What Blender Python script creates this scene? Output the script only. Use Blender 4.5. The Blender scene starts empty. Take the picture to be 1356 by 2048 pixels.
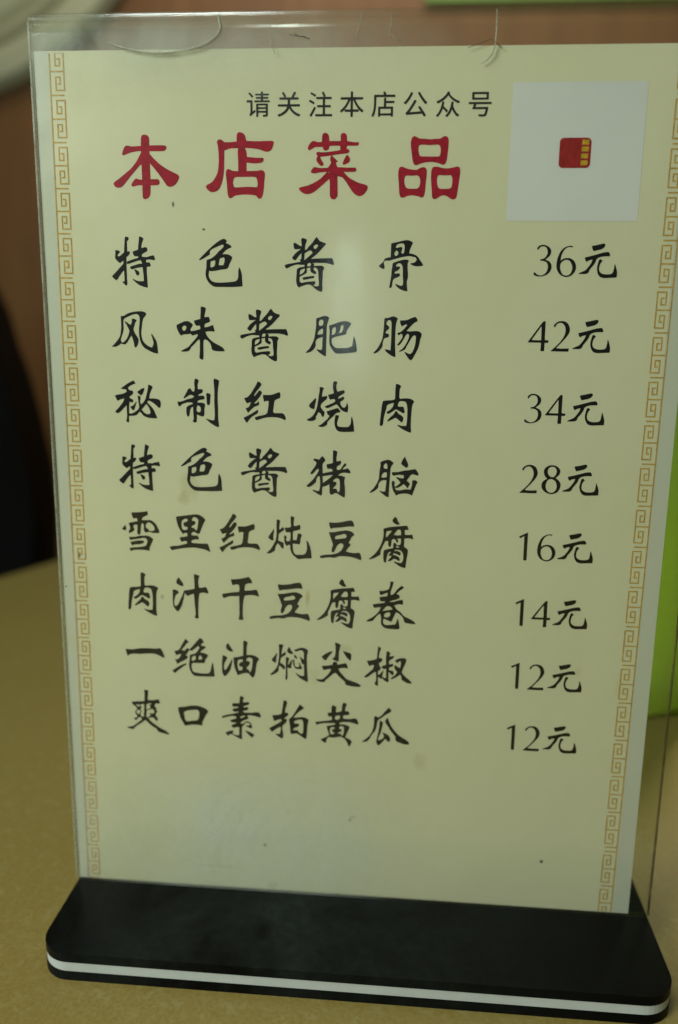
import bpy, bmesh, math, random
from mathutils import Matrix, Vector

scene = bpy.context.scene
COL = scene.collection
MM = 0.001

# ------------------------------------------------------------------ camera, world, lights, exposure
CAM_POS = (0.08524, -0.19640, 0.15282)
RIGHT = Vector((0.99635986, 0.08411065, 0.01387192))
DOWN = Vector((0.03108795, -0.20699103, -0.97784879))
FWD = Vector((-0.07937613, 0.97472053, -0.20885238))
cam_data = bpy.data.cameras.new("camera")
cam = bpy.data.objects.new("camera", cam_data)
COL.objects.link(cam)
m = Matrix.Identity(4)
for i in range(3):
    m[i][0] = RIGHT[i]; m[i][1] = -DOWN[i]; m[i][2] = -FWD[i]; m[i][3] = CAM_POS[i]
cam.matrix_world = m
cam_data.sensor_fit = 'VERTICAL'
cam_data.sensor_height = 36.0
cam_data.lens = 29.66
cam_data.clip_start = 0.005
cam_data.clip_end = 50
cam_data.dof.use_dof = True
cam_data.dof.focus_distance = 0.191
cam_data.dof.aperture_fstop = 7.5
scene.camera = cam

world = bpy.data.worlds.new("World")
scene.world = world
world.use_nodes = True
world.node_tree.nodes["Background"].inputs[0].default_value = (0.80, 1.0, 0.72, 1)
world.node_tree.nodes["Background"].inputs[1].default_value = 0.075

def area(name, loc, target, sx, sy, power, color, spread=180):
    l = bpy.data.lights.new(name, 'AREA')
    l.shape = 'ELLIPSE' if name == 'glare_light' else 'RECTANGLE'; l.size = sx; l.size_y = sy; l.energy = power; l.color = color; l.spread = math.radians(spread)
    o = bpy.data.objects.new(name, l); COL.objects.link(o)
    o.location = loc
    o.rotation_euler = (Vector(target) - Vector(loc)).to_track_quat('-Z', 'Y').to_euler()
    return o
area("side_lamp", (-0.42, -0.50, 0.42), (0.05, 0.0, 0.10), 0.32, 0.26, 4.2, (0.90, 1.0, 0.89))
area("fold_highlight_light", (-0.19, -0.25, 1.15), (0.0, 0.0, 0.2), 0.36, 0.10, 3.6, (0.90, 1.0, 0.92))  # unseen strip light added to put a long highlight on the fold
area("glare_light", (-0.005, -1.02, 0.19), (0.07, 0.0, 0.158), 0.045, 0.20, 0.045, (0.80, 1.0, 1.0))  # unseen light added behind the camera for the glare streak on the acrylic
area("wall_fill", (0.1, 0.50, 1.5), (0.1, 1.25, 0.45), 0.9, 0.4, 3.2, (1.0, 0.92, 0.72), 80)  # unseen fill light added to brighten the wall, narrowed to spare the table
area("canister_fill", (0.29, 0.33, 0.46), (0.175, 0.19, 0.06), 0.08, 0.08, 0.20, (1.0, 0.97, 0.75), 34)  # unseen fill light added to make the canister brighter

scene.view_settings.view_transform = 'Standard'
scene.view_settings.look = 'None'
scene.view_settings.exposure = 0.0
scene.view_settings.gamma = 1.0
scene.view_settings.use_curve_mapping = False
scene.cycles.max_bounces = 10
scene.cycles.transparent_max_bounces = 24

# ------------------------------------------------------------------ helpers
def tag(o, label=None, cat=None, group=None, kind=None):
    if label: o['label'] = label
    if cat: o['category'] = cat
    if group: o['group'] = group
    if kind: o['kind'] = kind
    return o

def thing(name, label, cat, loc=(0, 0, 0), rotz=0.0):
    o = bpy.data.objects.new(name, None); COL.objects.link(o)
    o.location = loc; o.rotation_euler = (0, 0, rotz); o.empty_display_size = 0.02
    return tag(o, label, cat)

def link(name, me, mat, parent=None, smooth=False):
    o = bpy.data.objects.new(name, me); COL.objects.link(o)
    if mat: me.materials.append(mat)
    if parent: o.parent = parent
    if smooth:
        for p in me.polygons: p.use_smooth = True
    return o

def from_bm(name, bm, mat, parent=None, smooth=False):
    bmesh.ops.recalc_face_normals(bm, faces=bm.faces)
    me = bpy.data.meshes.new(name); bm.to_mesh(me); bm.free()
    return link(name, me, mat, parent, smooth)

def add_box(bm, x0, x1, y0, y1, z0, z1, bev=0.0):
    r = bmesh.ops.create_cube(bm, size=1)
    for v in r['verts']:
        v.co = Vector((x0 + (v.co.x + .5) * (x1 - x0), y0 + (v.co.y + .5) * (y1 - y0), z0 + (v.co.z + .5) * (z1 - z0)))
    if bev:
        es = list({e for v in r['verts'] for e in v.link_edges})
        bmesh.ops.bevel(bm, geom=es, offset=bev, segments=3, profile=.5, affect='EDGES')

def add_prism(bm, pts, axis, a, b, bev=0.0, seg=3):
    """outline pts (2-D) extruded along axis from a to b"""
    def P(u, v, t):
        return {'z': (u, v, t), 'y': (u, t, v), 'x': (t, u, v)}[axis]
    lo = [bm.verts.new(P(u, v, a)) for u, v in pts]
    hi = [bm.verts.new(P(u, v, b)) for u, v in pts]
    f = [bm.faces.new(lo), bm.faces.new(hi)]
    n = len(pts)
    for i in range(n):
        bm.faces.new((lo[i], lo[(i + 1) % n], hi[(i + 1) % n], hi[i]))
    if bev:
        es = [e for fc in f for e in fc.edges]
        bmesh.ops.bevel(bm, geom=es, offset=bev, segments=seg, profile=.5, affect='EDGES')

def add_tube(bm, pts, radii, n=10):
    pts = [Vector(p) for p in pts]
    if not hasattr(radii, '__len__'): radii = [radii] * len(pts)
    rings = []
    for i, p in enumerate(pts):
        t = (pts[min(i + 1, len(pts) - 1)] - pts[max(i - 1, 0)]).normalized()
        a = t.cross(Vector((0, 1, 0.013))).normalized(); b = t.cross(a)
        rings.append([bm.verts.new(p + (a * math.cos(k * 2 * math.pi / n) + b * math.sin(k * 2 * math.pi / n)) * radii[i]) for k in range(n)])
    for r0, r1 in zip(rings, rings[1:]):
        for k in range(n):
            bm.faces.new((r0[k], r0[(k + 1) % n], r1[(k + 1) % n], r1[k]))
    bm.faces.new(rings[0]); bm.faces.new(rings[-1])

def round_rect(x0, x1, y0, y1, r, n=8):
    out = []
    for cx, cy, a0 in ((x1 - r, y1 - r, 0), (x0 + r, y1 - r, 90), (x0 + r, y0 + r, 180), (x1 - r, y0 + r, 270)):
        for k in range(n + 1):
            a = math.radians(a0 + 90 * k / n)
            out.append((cx + r * math.cos(a), cy + r * math.sin(a)))
    return out

class NT:
    """small node-tree builder"""
    def __init__(self, name):
        self.mat = bpy.data.materials.new(name); self.mat.use_nodes = True
        self.t = self.mat.node_tree; self.t.nodes.clear()
        self.out = self.n('ShaderNodeOutputMaterial')
    def n(self, typ, **kw):
        nd = self.t.nodes.new(typ)
        for k, v in kw.items(): setattr(nd, k, v)
        return nd
    def set(self, sock, v):
        if isinstance(v, bpy.types.NodeSocket): self.t.links.new(v, sock)
        else: sock.default_value = v
    def math(self, op, a, b=0.0, clamp=False):
        nd = self.n('ShaderNodeMath', operation=op); nd.use_clamp = clamp
        self.set(nd.inputs[0], a); self.set(nd.inputs[1], b)
        return nd.outputs[0]
    def coord(self): return self.n('ShaderNodeTexCoord').outputs['Object']
    def noise(self, vec, scale, detail=4, rough=.55, dist=0.0):
        nd = self.n('ShaderNodeTexNoise')
        self.set(nd.inputs['Vector'], vec); nd.inputs['Scale'].default_value = scale
        nd.inputs['Detail'].default_value = detail; nd.inputs['Roughness'].default_value = rough
        nd.inputs['Distortion'].default_value = dist
        return nd.outputs['Fac']
    def ramp(self, fac, stops):
        nd = self.n('ShaderNodeValToRGB'); el = nd.color_ramp.elements
        while len(el) < len(stops): el.new(.5)
        for e, (p, c) in zip(el, stops):
            e.position = p; e.color = (c if len(c) == 4 else (*c, 1)) if hasattr(c, '__len__') else (c, c, c, 1)
        self.set(nd.inputs[0], fac)
        return nd.outputs[0]
    def mix(self, fac, a, b):
        nd = self.n('ShaderNodeMix', data_type='RGBA')
        self.set(nd.inputs[0], fac)
        for s, v in ((nd.inputs[6], a), (nd.inputs[7], b)):
            if isinstance(v, tuple): s.default_value = (*v, 1)
            else: self.set(s, v)
        return nd.outputs[2]
    def dist(self, vec, p, scale=(1, 1, 1)):
        mp = self.n('ShaderNodeVectorMath', operation='SUBTRACT'); self.set(mp.inputs[0], vec); mp.inputs[1].default_value = p
        ms = self.n('ShaderNodeVectorMath', operation='MULTIPLY'); self.set(ms.inputs[0], mp.outputs[0]); ms.inputs[1].default_value = scale
        ln = self.n('ShaderNodeVectorMath', operation='LENGTH'); self.set(ln.inputs[0], ms.outputs[0])
        return ln.outputs['Value']
    def bump(self, h, strength, distance):
        nd = self.n('ShaderNodeBump'); self.set(nd.inputs['Height'], h)
        nd.inputs['Strength'].default_value = strength; nd.inputs['Distance'].default_value = distance
        return nd.outputs[0]
    def principled(self, color, rough, spec=.5, normal=None, **kw):
        p = self.n('ShaderNodeBsdfPrincipled')
        if isinstance(color, tuple): p.inputs['Base Color'].default_value = (*color, 1)
        else: self.set(p.inputs['Base Color'], color)
        self.set(p.inputs['Roughness'], rough); self.set(p.inputs['Specular IOR Level'], spec)
        if normal: self.set(p.inputs['Normal'], normal)
        for k, v in kw.items(): self.set(p.inputs[k], v)
        return p.outputs[0]
    def done(self, sh):
        self.t.links.new(sh, self.out.inputs[0]); return self.mat

# ------------------------------------------------------------------ materials
def mat_table():
    N = NT("yellow_laminate"); v = N.coord()
    spk = N.noise(v, 900, 3, .7)
    big = N.noise(v, 14, 4, .6)
    c = N.ramp(spk, [(.28, (.222, .157, .041)), (.50, (.278, .201, .053)), (.74, (.325, .245, .073))])
    pat = N.ramp(N.noise(v, 330, 4, .65, .5), [(.52, 0.0), (.66, 1.0)])
    c = N.mix(N.math('MULTIPLY', pat, .45), c, (.36, .31, .135))
    c2 = N.mix(N.math('MULTIPLY', big, .35), c, (.25, .184, .050))
    return N.done(N.principled(c2, N.math('ADD', N.math('MULTIPLY', big, .2), .30), .45, N.bump(spk, .12, .0002)))

def mat_wall():
    N = NT("brown_wall"); v = N.coord()
    mp = N.n('ShaderNodeMapping'); N.set(mp.inputs[0], v); mp.inputs['Scale'].default_value = (14, 1, 1.2)
    g = N.noise(mp.outputs[0], 3, 5, .6, .6)
    b = N.noise(v, 2.2, 3)
    c = N.ramp(g, [(.3, (.185, .076, .022)), (.7, (.30, .132, .040))])
    return N.done(N.principled(N.mix(N.math('MULTIPLY', b, .7), c, (.165, .078, .028)), .5))

PANEL_X0, PANEL_X1 = 0.0036, 0.1414
def mat_paper():
    N = NT("printed_card"); v = N.coord()
    sx = N.n('ShaderNodeSeparateXYZ'); N.set(sx.inputs[0], v)
    fib = N.noise(v, 260, 4, .65)
    big = N.noise(v, 18, 3, .6)
    # printed cream panel between the two borders, plain white margins outside
    inside = N.math('MULTIPLY', N.math('GREATER_THAN', sx.outputs['X'], PANEL_X0), N.math('LESS_THAN', sx.outputs['X'], PANEL_X1))
    cream = N.ramp(big, [(.3, (.785, .740, .515)), (.7, (.815, .770, .56))])
    c = N.mix(inside, (.67, .67, .57), cream)
    c = N.mix(N.math('MULTIPLY', fib, .12), c, (.55, .53, .34))
    nz = N.noise(v, 420, 5, .7)
    # grease stains and specks with their own places on the card (mm): x, z, radius x, radius z, strength, colour
    ST = [(15.0, 24.0, 15, 26, .55, (.62, .64, .30)), (62, 6.9, 90, 1.5, 1.0, (.46, .40, .20)), (45, 22, 5, 3, .45, (.60, .60, .42)), (44.5, 28.5, .7, 2.6, .8, (.50, .52, .36)), (39, 13.5, 9, .6, .8, (.55, .55, .38)),
          (33.0, 116.0, 3.2, 4.6, .85, (.50, .43, .18)), (31.5, 112.9, 1.8, 2.2, .9, (.44, .36, .13)),
          (90.7, 46.7, 2.3, 3.0, .8, (.50, .42, .17)), (73.2, 29.4, .65, .6, 1.4, (.28, .21, .07)),
          (73.9, 30.3, 1.1, .5, 1.0, (.45, .38, .17)), (51.0, 20.6, .65, .6, 1.6, (.20, .10, .02)),
          (122.5, 20.9, .5, .5, 1.8, (.06, .05, .03)), (52.9, 8.9, 1.9, 1.6, 1.0, (.52, .42, .16)),
          (71.2, 76.3, 2.2, 1.2, .8, (.50, .42, .15)), (61.8, 89.1, .8, 2.4, .9, (.50, .41, .13)),
          (63.6, 68.8, 1.5, 2.6, .7, (.52, .46, .20)), (37.7, 175.0, .5, .4, 1.6, (.05, .05, .04)),
          (30.8, 180.4, .4, .75, 1.4, (.05, .06, .04)), (.9, 89.5, .35, .35, 1.8, (.05, .05, .04)),
          (4.7, 97.8, .55, 1.0, 1.4, (.06, .06, .05)), (57.0, 30.5, .9, 1.4, .6, (.50, .46, .24)),
          (25.5, 87.8, .6, .7, .8, (.25, .30, .22)), (70.0, 7.2, 3.0, .9, .9, (.50, .40, .12)),
          (128, 73, 1.0, 2.2, .55, (.55, .46, .18)), (138, 70, 1.5, 4.0, .5, (.56, .46, .18)), (2.0, 75, 2.0, 3.5, .5, (.60, .55, .2))]
    for x, z, rx, rz, s, col in ST:
        d = N.dist(v, (x * MM, 0, z * MM), (1000 / rx, 0, 1000 / rz))
        f = N.math('SUBTRACT', N.math('ADD', .22, N.math('MULTIPLY', nz, 1.5)), d)
        f = N.math('MULTIPLY', N.math('MULTIPLY', f, 1.7, True), s * (.62 if rx < .9 or rz < .7 else .34), True)
        c = N.mix(f, c, col)
    wav = N.noise(v, 30, 3, .5)
    return N.done(N.principled(c, .42, .35, N.bump(wav, .5, .0009)))

def mat_ink(name, color):
    N = NT(name); v = N.coord()
    n = N.noise(v, 700, 3, .6)
    lo = tuple(c * .75 for c in color); hi = tuple(min(1, c * 1.25) for c in color)
    return N.done(N.principled(N.ramp(n, [(.3, lo), (.7, hi)]), .5, .22))

def mat_acrylic(glare_film=True):
    N = NT("clear_acrylic"); v = N.coord()
    lw = N.n('ShaderNodeLayerWeight'); lw.inputs[0].default_value = .5
    fac = N.math('ADD', N.math('MULTIPLY', N.math('POWER', lw.outputs['Facing'], 4.0), .7), .035, True)
    tr = N.n('ShaderNodeBsdfTransparent'); tr.inputs[0].default_value = (.965, .975, .96, 1)
    gl = N.n('ShaderNodeBsdfGlossy'); gl.inputs['Color'].default_value = (1, 1, 1, 1)
    n1 = N.noise(v, 45, 5, .65, .4)
    N.set(gl.inputs['Roughness'], N.ramp(n1, [(.35, .065), (.7, .17)]))
    mx = N.n('ShaderNodeMixShader'); N.set(mx.inputs[0], fac)
    N.t.links.new(tr.outputs[0], mx.inputs[1]); N.t.links.new(gl.outputs[0], mx.inputs[2])
    sh = mx.outputs[0]
    if glare_film:
        # glare and haze painted as a pale diffuse film: heavier low on the left, along the top and in a streak in the middle
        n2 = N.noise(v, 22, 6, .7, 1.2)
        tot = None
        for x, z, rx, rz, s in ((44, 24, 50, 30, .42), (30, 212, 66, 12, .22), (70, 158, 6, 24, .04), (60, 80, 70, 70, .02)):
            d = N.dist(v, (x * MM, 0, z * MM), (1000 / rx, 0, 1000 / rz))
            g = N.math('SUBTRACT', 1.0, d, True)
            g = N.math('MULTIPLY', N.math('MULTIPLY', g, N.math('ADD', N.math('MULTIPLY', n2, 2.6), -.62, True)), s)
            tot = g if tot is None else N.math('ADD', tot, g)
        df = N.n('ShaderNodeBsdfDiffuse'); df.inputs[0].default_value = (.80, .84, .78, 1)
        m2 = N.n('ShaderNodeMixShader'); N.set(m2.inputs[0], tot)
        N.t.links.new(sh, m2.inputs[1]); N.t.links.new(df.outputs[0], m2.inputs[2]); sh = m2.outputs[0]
    return N.done(sh)

def mat_edge(name, color, opacity):
    N = NT(name); v = N.coord()
    n = N.noise(v, 160, 4, .7)
    tr = N.n('ShaderNodeBsdfTransparent')
    p = N.principled(color, .2, .6)
    mx = N.n('ShaderNodeMixShader'); N.set(mx.inputs[0], N.math('MULTIPLY', N.ramp(n, [(.3, .35), (.65, 1.0)]), opacity))
    N.t.links.new(tr.outputs[0], mx.inputs[1]); N.t.links.new(p, mx.inputs[2])
    return N.done(mx.outputs[0])

def mat_black_base():
    N = NT("black_acrylic"); v = N.coord()
    n1 = N.noise(v, 26, 6, .7, .8); n2 = N.noise(v, 420, 4, .7)
    dust = N.math('MULTIPLY', N.ramp(n1, [(.38, 0.0), (.72, 1.0)]), N.ramp(n2, [(.3, .4), (.7, 1.0)]))
    dust = N.math('MULTIPLY', dust, N.math('SUBTRACT', 1.25, N.dist(v, (.052, -.012, 0), (14, 9, 0)), True))
    c = N.mix(N.math('MULTIPLY', dust, .045), (.0035, .0036, .0034), (.42, .55, .52))
    # dark damp spots
    for x, y, r in ((24.0, -8.5, 1.1), (40.0, -20.0, 1.7), (53.0, -15.0, 2.6)):
        d = N.dist(v, (x * MM, y * MM, 0), (1000 / r, 600 / r, 0))
        c = N.mix(N.math('MULTIPLY', N.math('SUBTRACT', 1.15, d, True), .85), c, (.002, .002, .002))
    return N.done(N.principled(c, N.ramp(n1, [(.3, .25), (.7, .45)]), .07, N.bump(n2, .05, .0002)))

def mat_plain(name, color, rough, spec=.5, scale=120):
    N = NT(name); v = N.coord(); n = N.noise(v, scale, 4, .6)
    return N.done(N.principled(N.ramp(n, [(.3, tuple(c * .88 for c in color)), (.7, color)]), rough, spec))

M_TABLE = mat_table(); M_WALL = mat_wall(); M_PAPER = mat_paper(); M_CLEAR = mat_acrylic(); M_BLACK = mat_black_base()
M_INK = mat_ink("black_ink", (.003, .003, .003)); M_RED = mat_ink("red_ink", (.40, .006, .028))
M_GREY = mat_ink("grey_ink", (.022, .024, .024)); M_GOLD = mat_ink("gold_ink", (.58, .35, .075))
M_WHITE = mat_plain("white_band", (.62, .66, .66), .3, .4)
M_PATCH = mat_plain("white_print", (.82, .80, .80), .42, .3, 14)
M_LEDGE = mat_edge("bright_edge_line", (.55, .58, .46), .55); M_REDGE = mat_edge("dark_edge_line", (.05, .04, .02), .75)  # bright left and dark right edge lines painted as colour, dirt specks included
M_CRACK = mat_edge("crack_edge", (.42, .42, .32), .75)

# ------------------------------------------------------------------ setting: wall, table
bm = bmesh.new(); add_box(bm, -3.0, 3.5, 1.25, 1.33, -0.75, 1.9)
wall = tag(from_bm("wall", bm, M_WALL), "brown wood-grained wall, out of focus behind the whole menu stand", "wall")

table = thing("dining_table", "yellow-tan speckled laminate table top carrying the menu stand", "table", (-0.157, 0.31, 0), -math.atan2(.39, .92))
bm = bmesh.new(); add_prism(bm, round_rect(0, 0.8, -0.85, 0.32, 0.03), 'z', -0.028, 0, .002)
from_bm("tabletop", bm, M_TABLE, table)
M_STEEL = mat_plain("dark_steel", (.10, .10, .10), .4)
for lx, ly in ((.08, -.75), (.72, -.75), (.08, .24), (.72, .24)):
    bm = bmesh.new(); add_tube(bm, [(lx, ly, -.745), (lx, ly, -.03)], .018, 14)
    from_bm("leg", bm, M_STEEL, table, True)

# ------------------------------------------------------------------ menu stand
STAND_W = 150 * MM
LAYER = 2.44 * MM
BASE_D = 28.0 * MM
stand = thing("menu_stand", "clear acrylic menu stand on a black base with a white middle stripe", "menu stand")
outline = round_rect(0.2 * MM, STAND_W, -BASE_D, BASE_D, 7.6 * MM, 10)
for k, (nm, mt, ins) in enumerate((("base_slab", M_BLACK, 0), ("base_band", M_WHITE, .00012), ("base_slab", M_BLACK, 0))):
    bm = bmesh.new()
    add_prism(bm, [(x * 1 + (ins if x < .07 else -ins), y * (1 - ins * 30)) for x, y in outline], 'z', k * LAYER + .00003, (k + 1) * LAYER - .00003, .0003, 2)
    o = from_bm(nm, bm, mt, stand)
    if nm == "base_band": o['label'] = "white stripe layer of the base"

# folded clear sheet: front panel, rounded fold at the top, back panel
TOPZ = 219.7 * MM; TH = 0.45 * MM; GAP = 0.35 * MM      # half gap between the panels
def sleeve_profile():
    rb = 1.55 * MM; zc = TOPZ - rb                    # the rolled fold is fatter than the two panels below it
    zb = 3 * LAYER + .0001
    def side(off):
        pts = [(-(GAP + off), zb), (-(GAP + off), zc - 2.4 * MM)]
        for k in range(1, 8):
            t = k / 8; sm = t * t * (3 - 2 * t)
            pts.append((-(GAP + off) - (rb - TH - GAP) * sm, zc - 2.4 * MM + 2.4 * MM * t))
        for k in range(17):
            q = math.pi - math.pi * k / 16
            pts.append(((rb - TH + off) * math.cos(q), zc + (rb - TH + off) * math.sin(q)))
        left = pts[:9]
        return pts + [(-y, z) for y, z in reversed(left)]
    return side(TH) + list(reversed(side(0.0)))
bm = bmesh.new()
prof = sleeve_profile(); NX = 2
rows = [[bm.verts.new((x, y, z)) for y, z in prof] for x in (0.0, STAND_W)]
n = len(prof)
for i in range(n):
    bm.faces.new((rows[0][i], rows[0][(i + 1) % n], rows[1][(i + 1) % n], rows[1][i]))
# end caps as quads along the profile
h = n // 2
for r in rows:
    for i in range(h - 1):
        bm.faces.new((r[i], r[i + 1], r[n - 2 - i], r[n - 1 - i]))
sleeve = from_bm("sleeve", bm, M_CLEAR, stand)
YF = -(GAP + TH)
def edge_strip(x, mat, w, y):
    b = bmesh.new(); add_box(b, x - w / 2, x + w / 2, y - .0006, y + .0006, 3 * LAYER + .0002, TOPZ - .0015, .0001)
    return from_bm("cut_edge", b, mat, sleeve)
edge_strip(-.0003, M_LEDGE, .0005, 0.0)
edge_strip(STAND_W + .0003, M_REDGE, .0003, 0.0)
def crack(pts, r):
    b = bmesh.new()
    k = len(pts)
    add_tube(b, [(x * MM * 1.0, YF - .00012, z * MM) for x, z in pts], [r * (1 if i < k * .6 else 1 - .6 * (i - k * .6) / (k * .4)) for i in range(k)], 8)
    return from_bm("crack", b, M_CRACK, sleeve, True)
crack([(41.8, 219.2), (42.1, 217.97), (42.4, 216.2), (42.0, 215.0), (41.16, 214.25), (39.8, 213.3), (38.17, 212.61), (36.3, 212.1), (34.29, 211.76), (32, 211.45), (29.84, 211.31), (27.5, 211.35), (25.4, 211.56), (23.1, 211.9), (20.97, 212.41), (17.44, 213.55)], .00032)
crack([(100.86, 218.8), (100.88, 217.16), (100.93, 214.29), (100.83, 212.17), (100.3, 210.44), (99.31, 209.29), (98.09, 208.52)], .00016)

# fine scratches and a dark hair stuck on the clear panel
M_HAIR = mat_plain("dark_hair", (.06, .05, .035), .5)
def scratch(pts, rad, mat, name="scratch"):
    b = bmesh.new(); add_tube(b, [(x * MM, YF - .0001, z * MM) for x, z in pts], rad * MM, 6)
    return from_bm(name, b, mat, sleeve, True)
scratch([(57.2, 214.7), (58.6, 214.4), (60.2, 214.2), (61.6, 213.8)], .075, M_HAIR, "hair")
scratch([(58.3, 214.9), (59.4, 214.3), (60.6, 214.25)], .06, M_HAIR, "hair")
scratch([(95.1, 211.6), (97.5, 212.4), (99.9, 213.3), (101.2, 212.4), (102.3, 211.4)], .06, M_HAIR, "hair")
scratch([(72.6, 219.0), (72.5, 217.2), (71.9, 215.6), (71.7, 213.2)], .10, M_CRACK)
scratch([(78.8, 218.6), (78.9, 216.4), (78.4, 214.8), (79.6, 213.9), (80.8, 213.1)], .10, M_CRACK)
scratch([(52.9, 214.8), (53.3, 212.9), (54.2, 210.8)], .08, M_CRACK)

# ------------------------------------------------------------------ menu card (inside the sleeve, a thing of its own)
CARD_X0, CARD_X1, CARD_Z0, CARD_Z1 = -0.0001, 0.1453, 3 * LAYER + .0002, 0.2123
card = thing("menu_card", "cream printed menu card with red heading, eight dishes and prices", "menu card", (0, 0, 0))
bm = bmesh.new(); add_box(bm, CARD_X0 + .0004, CARD_X1, 0, .0003, CARD_Z0, CARD_Z1)
from_bm("paper_sheet", bm, M_PAPER, card)

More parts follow.
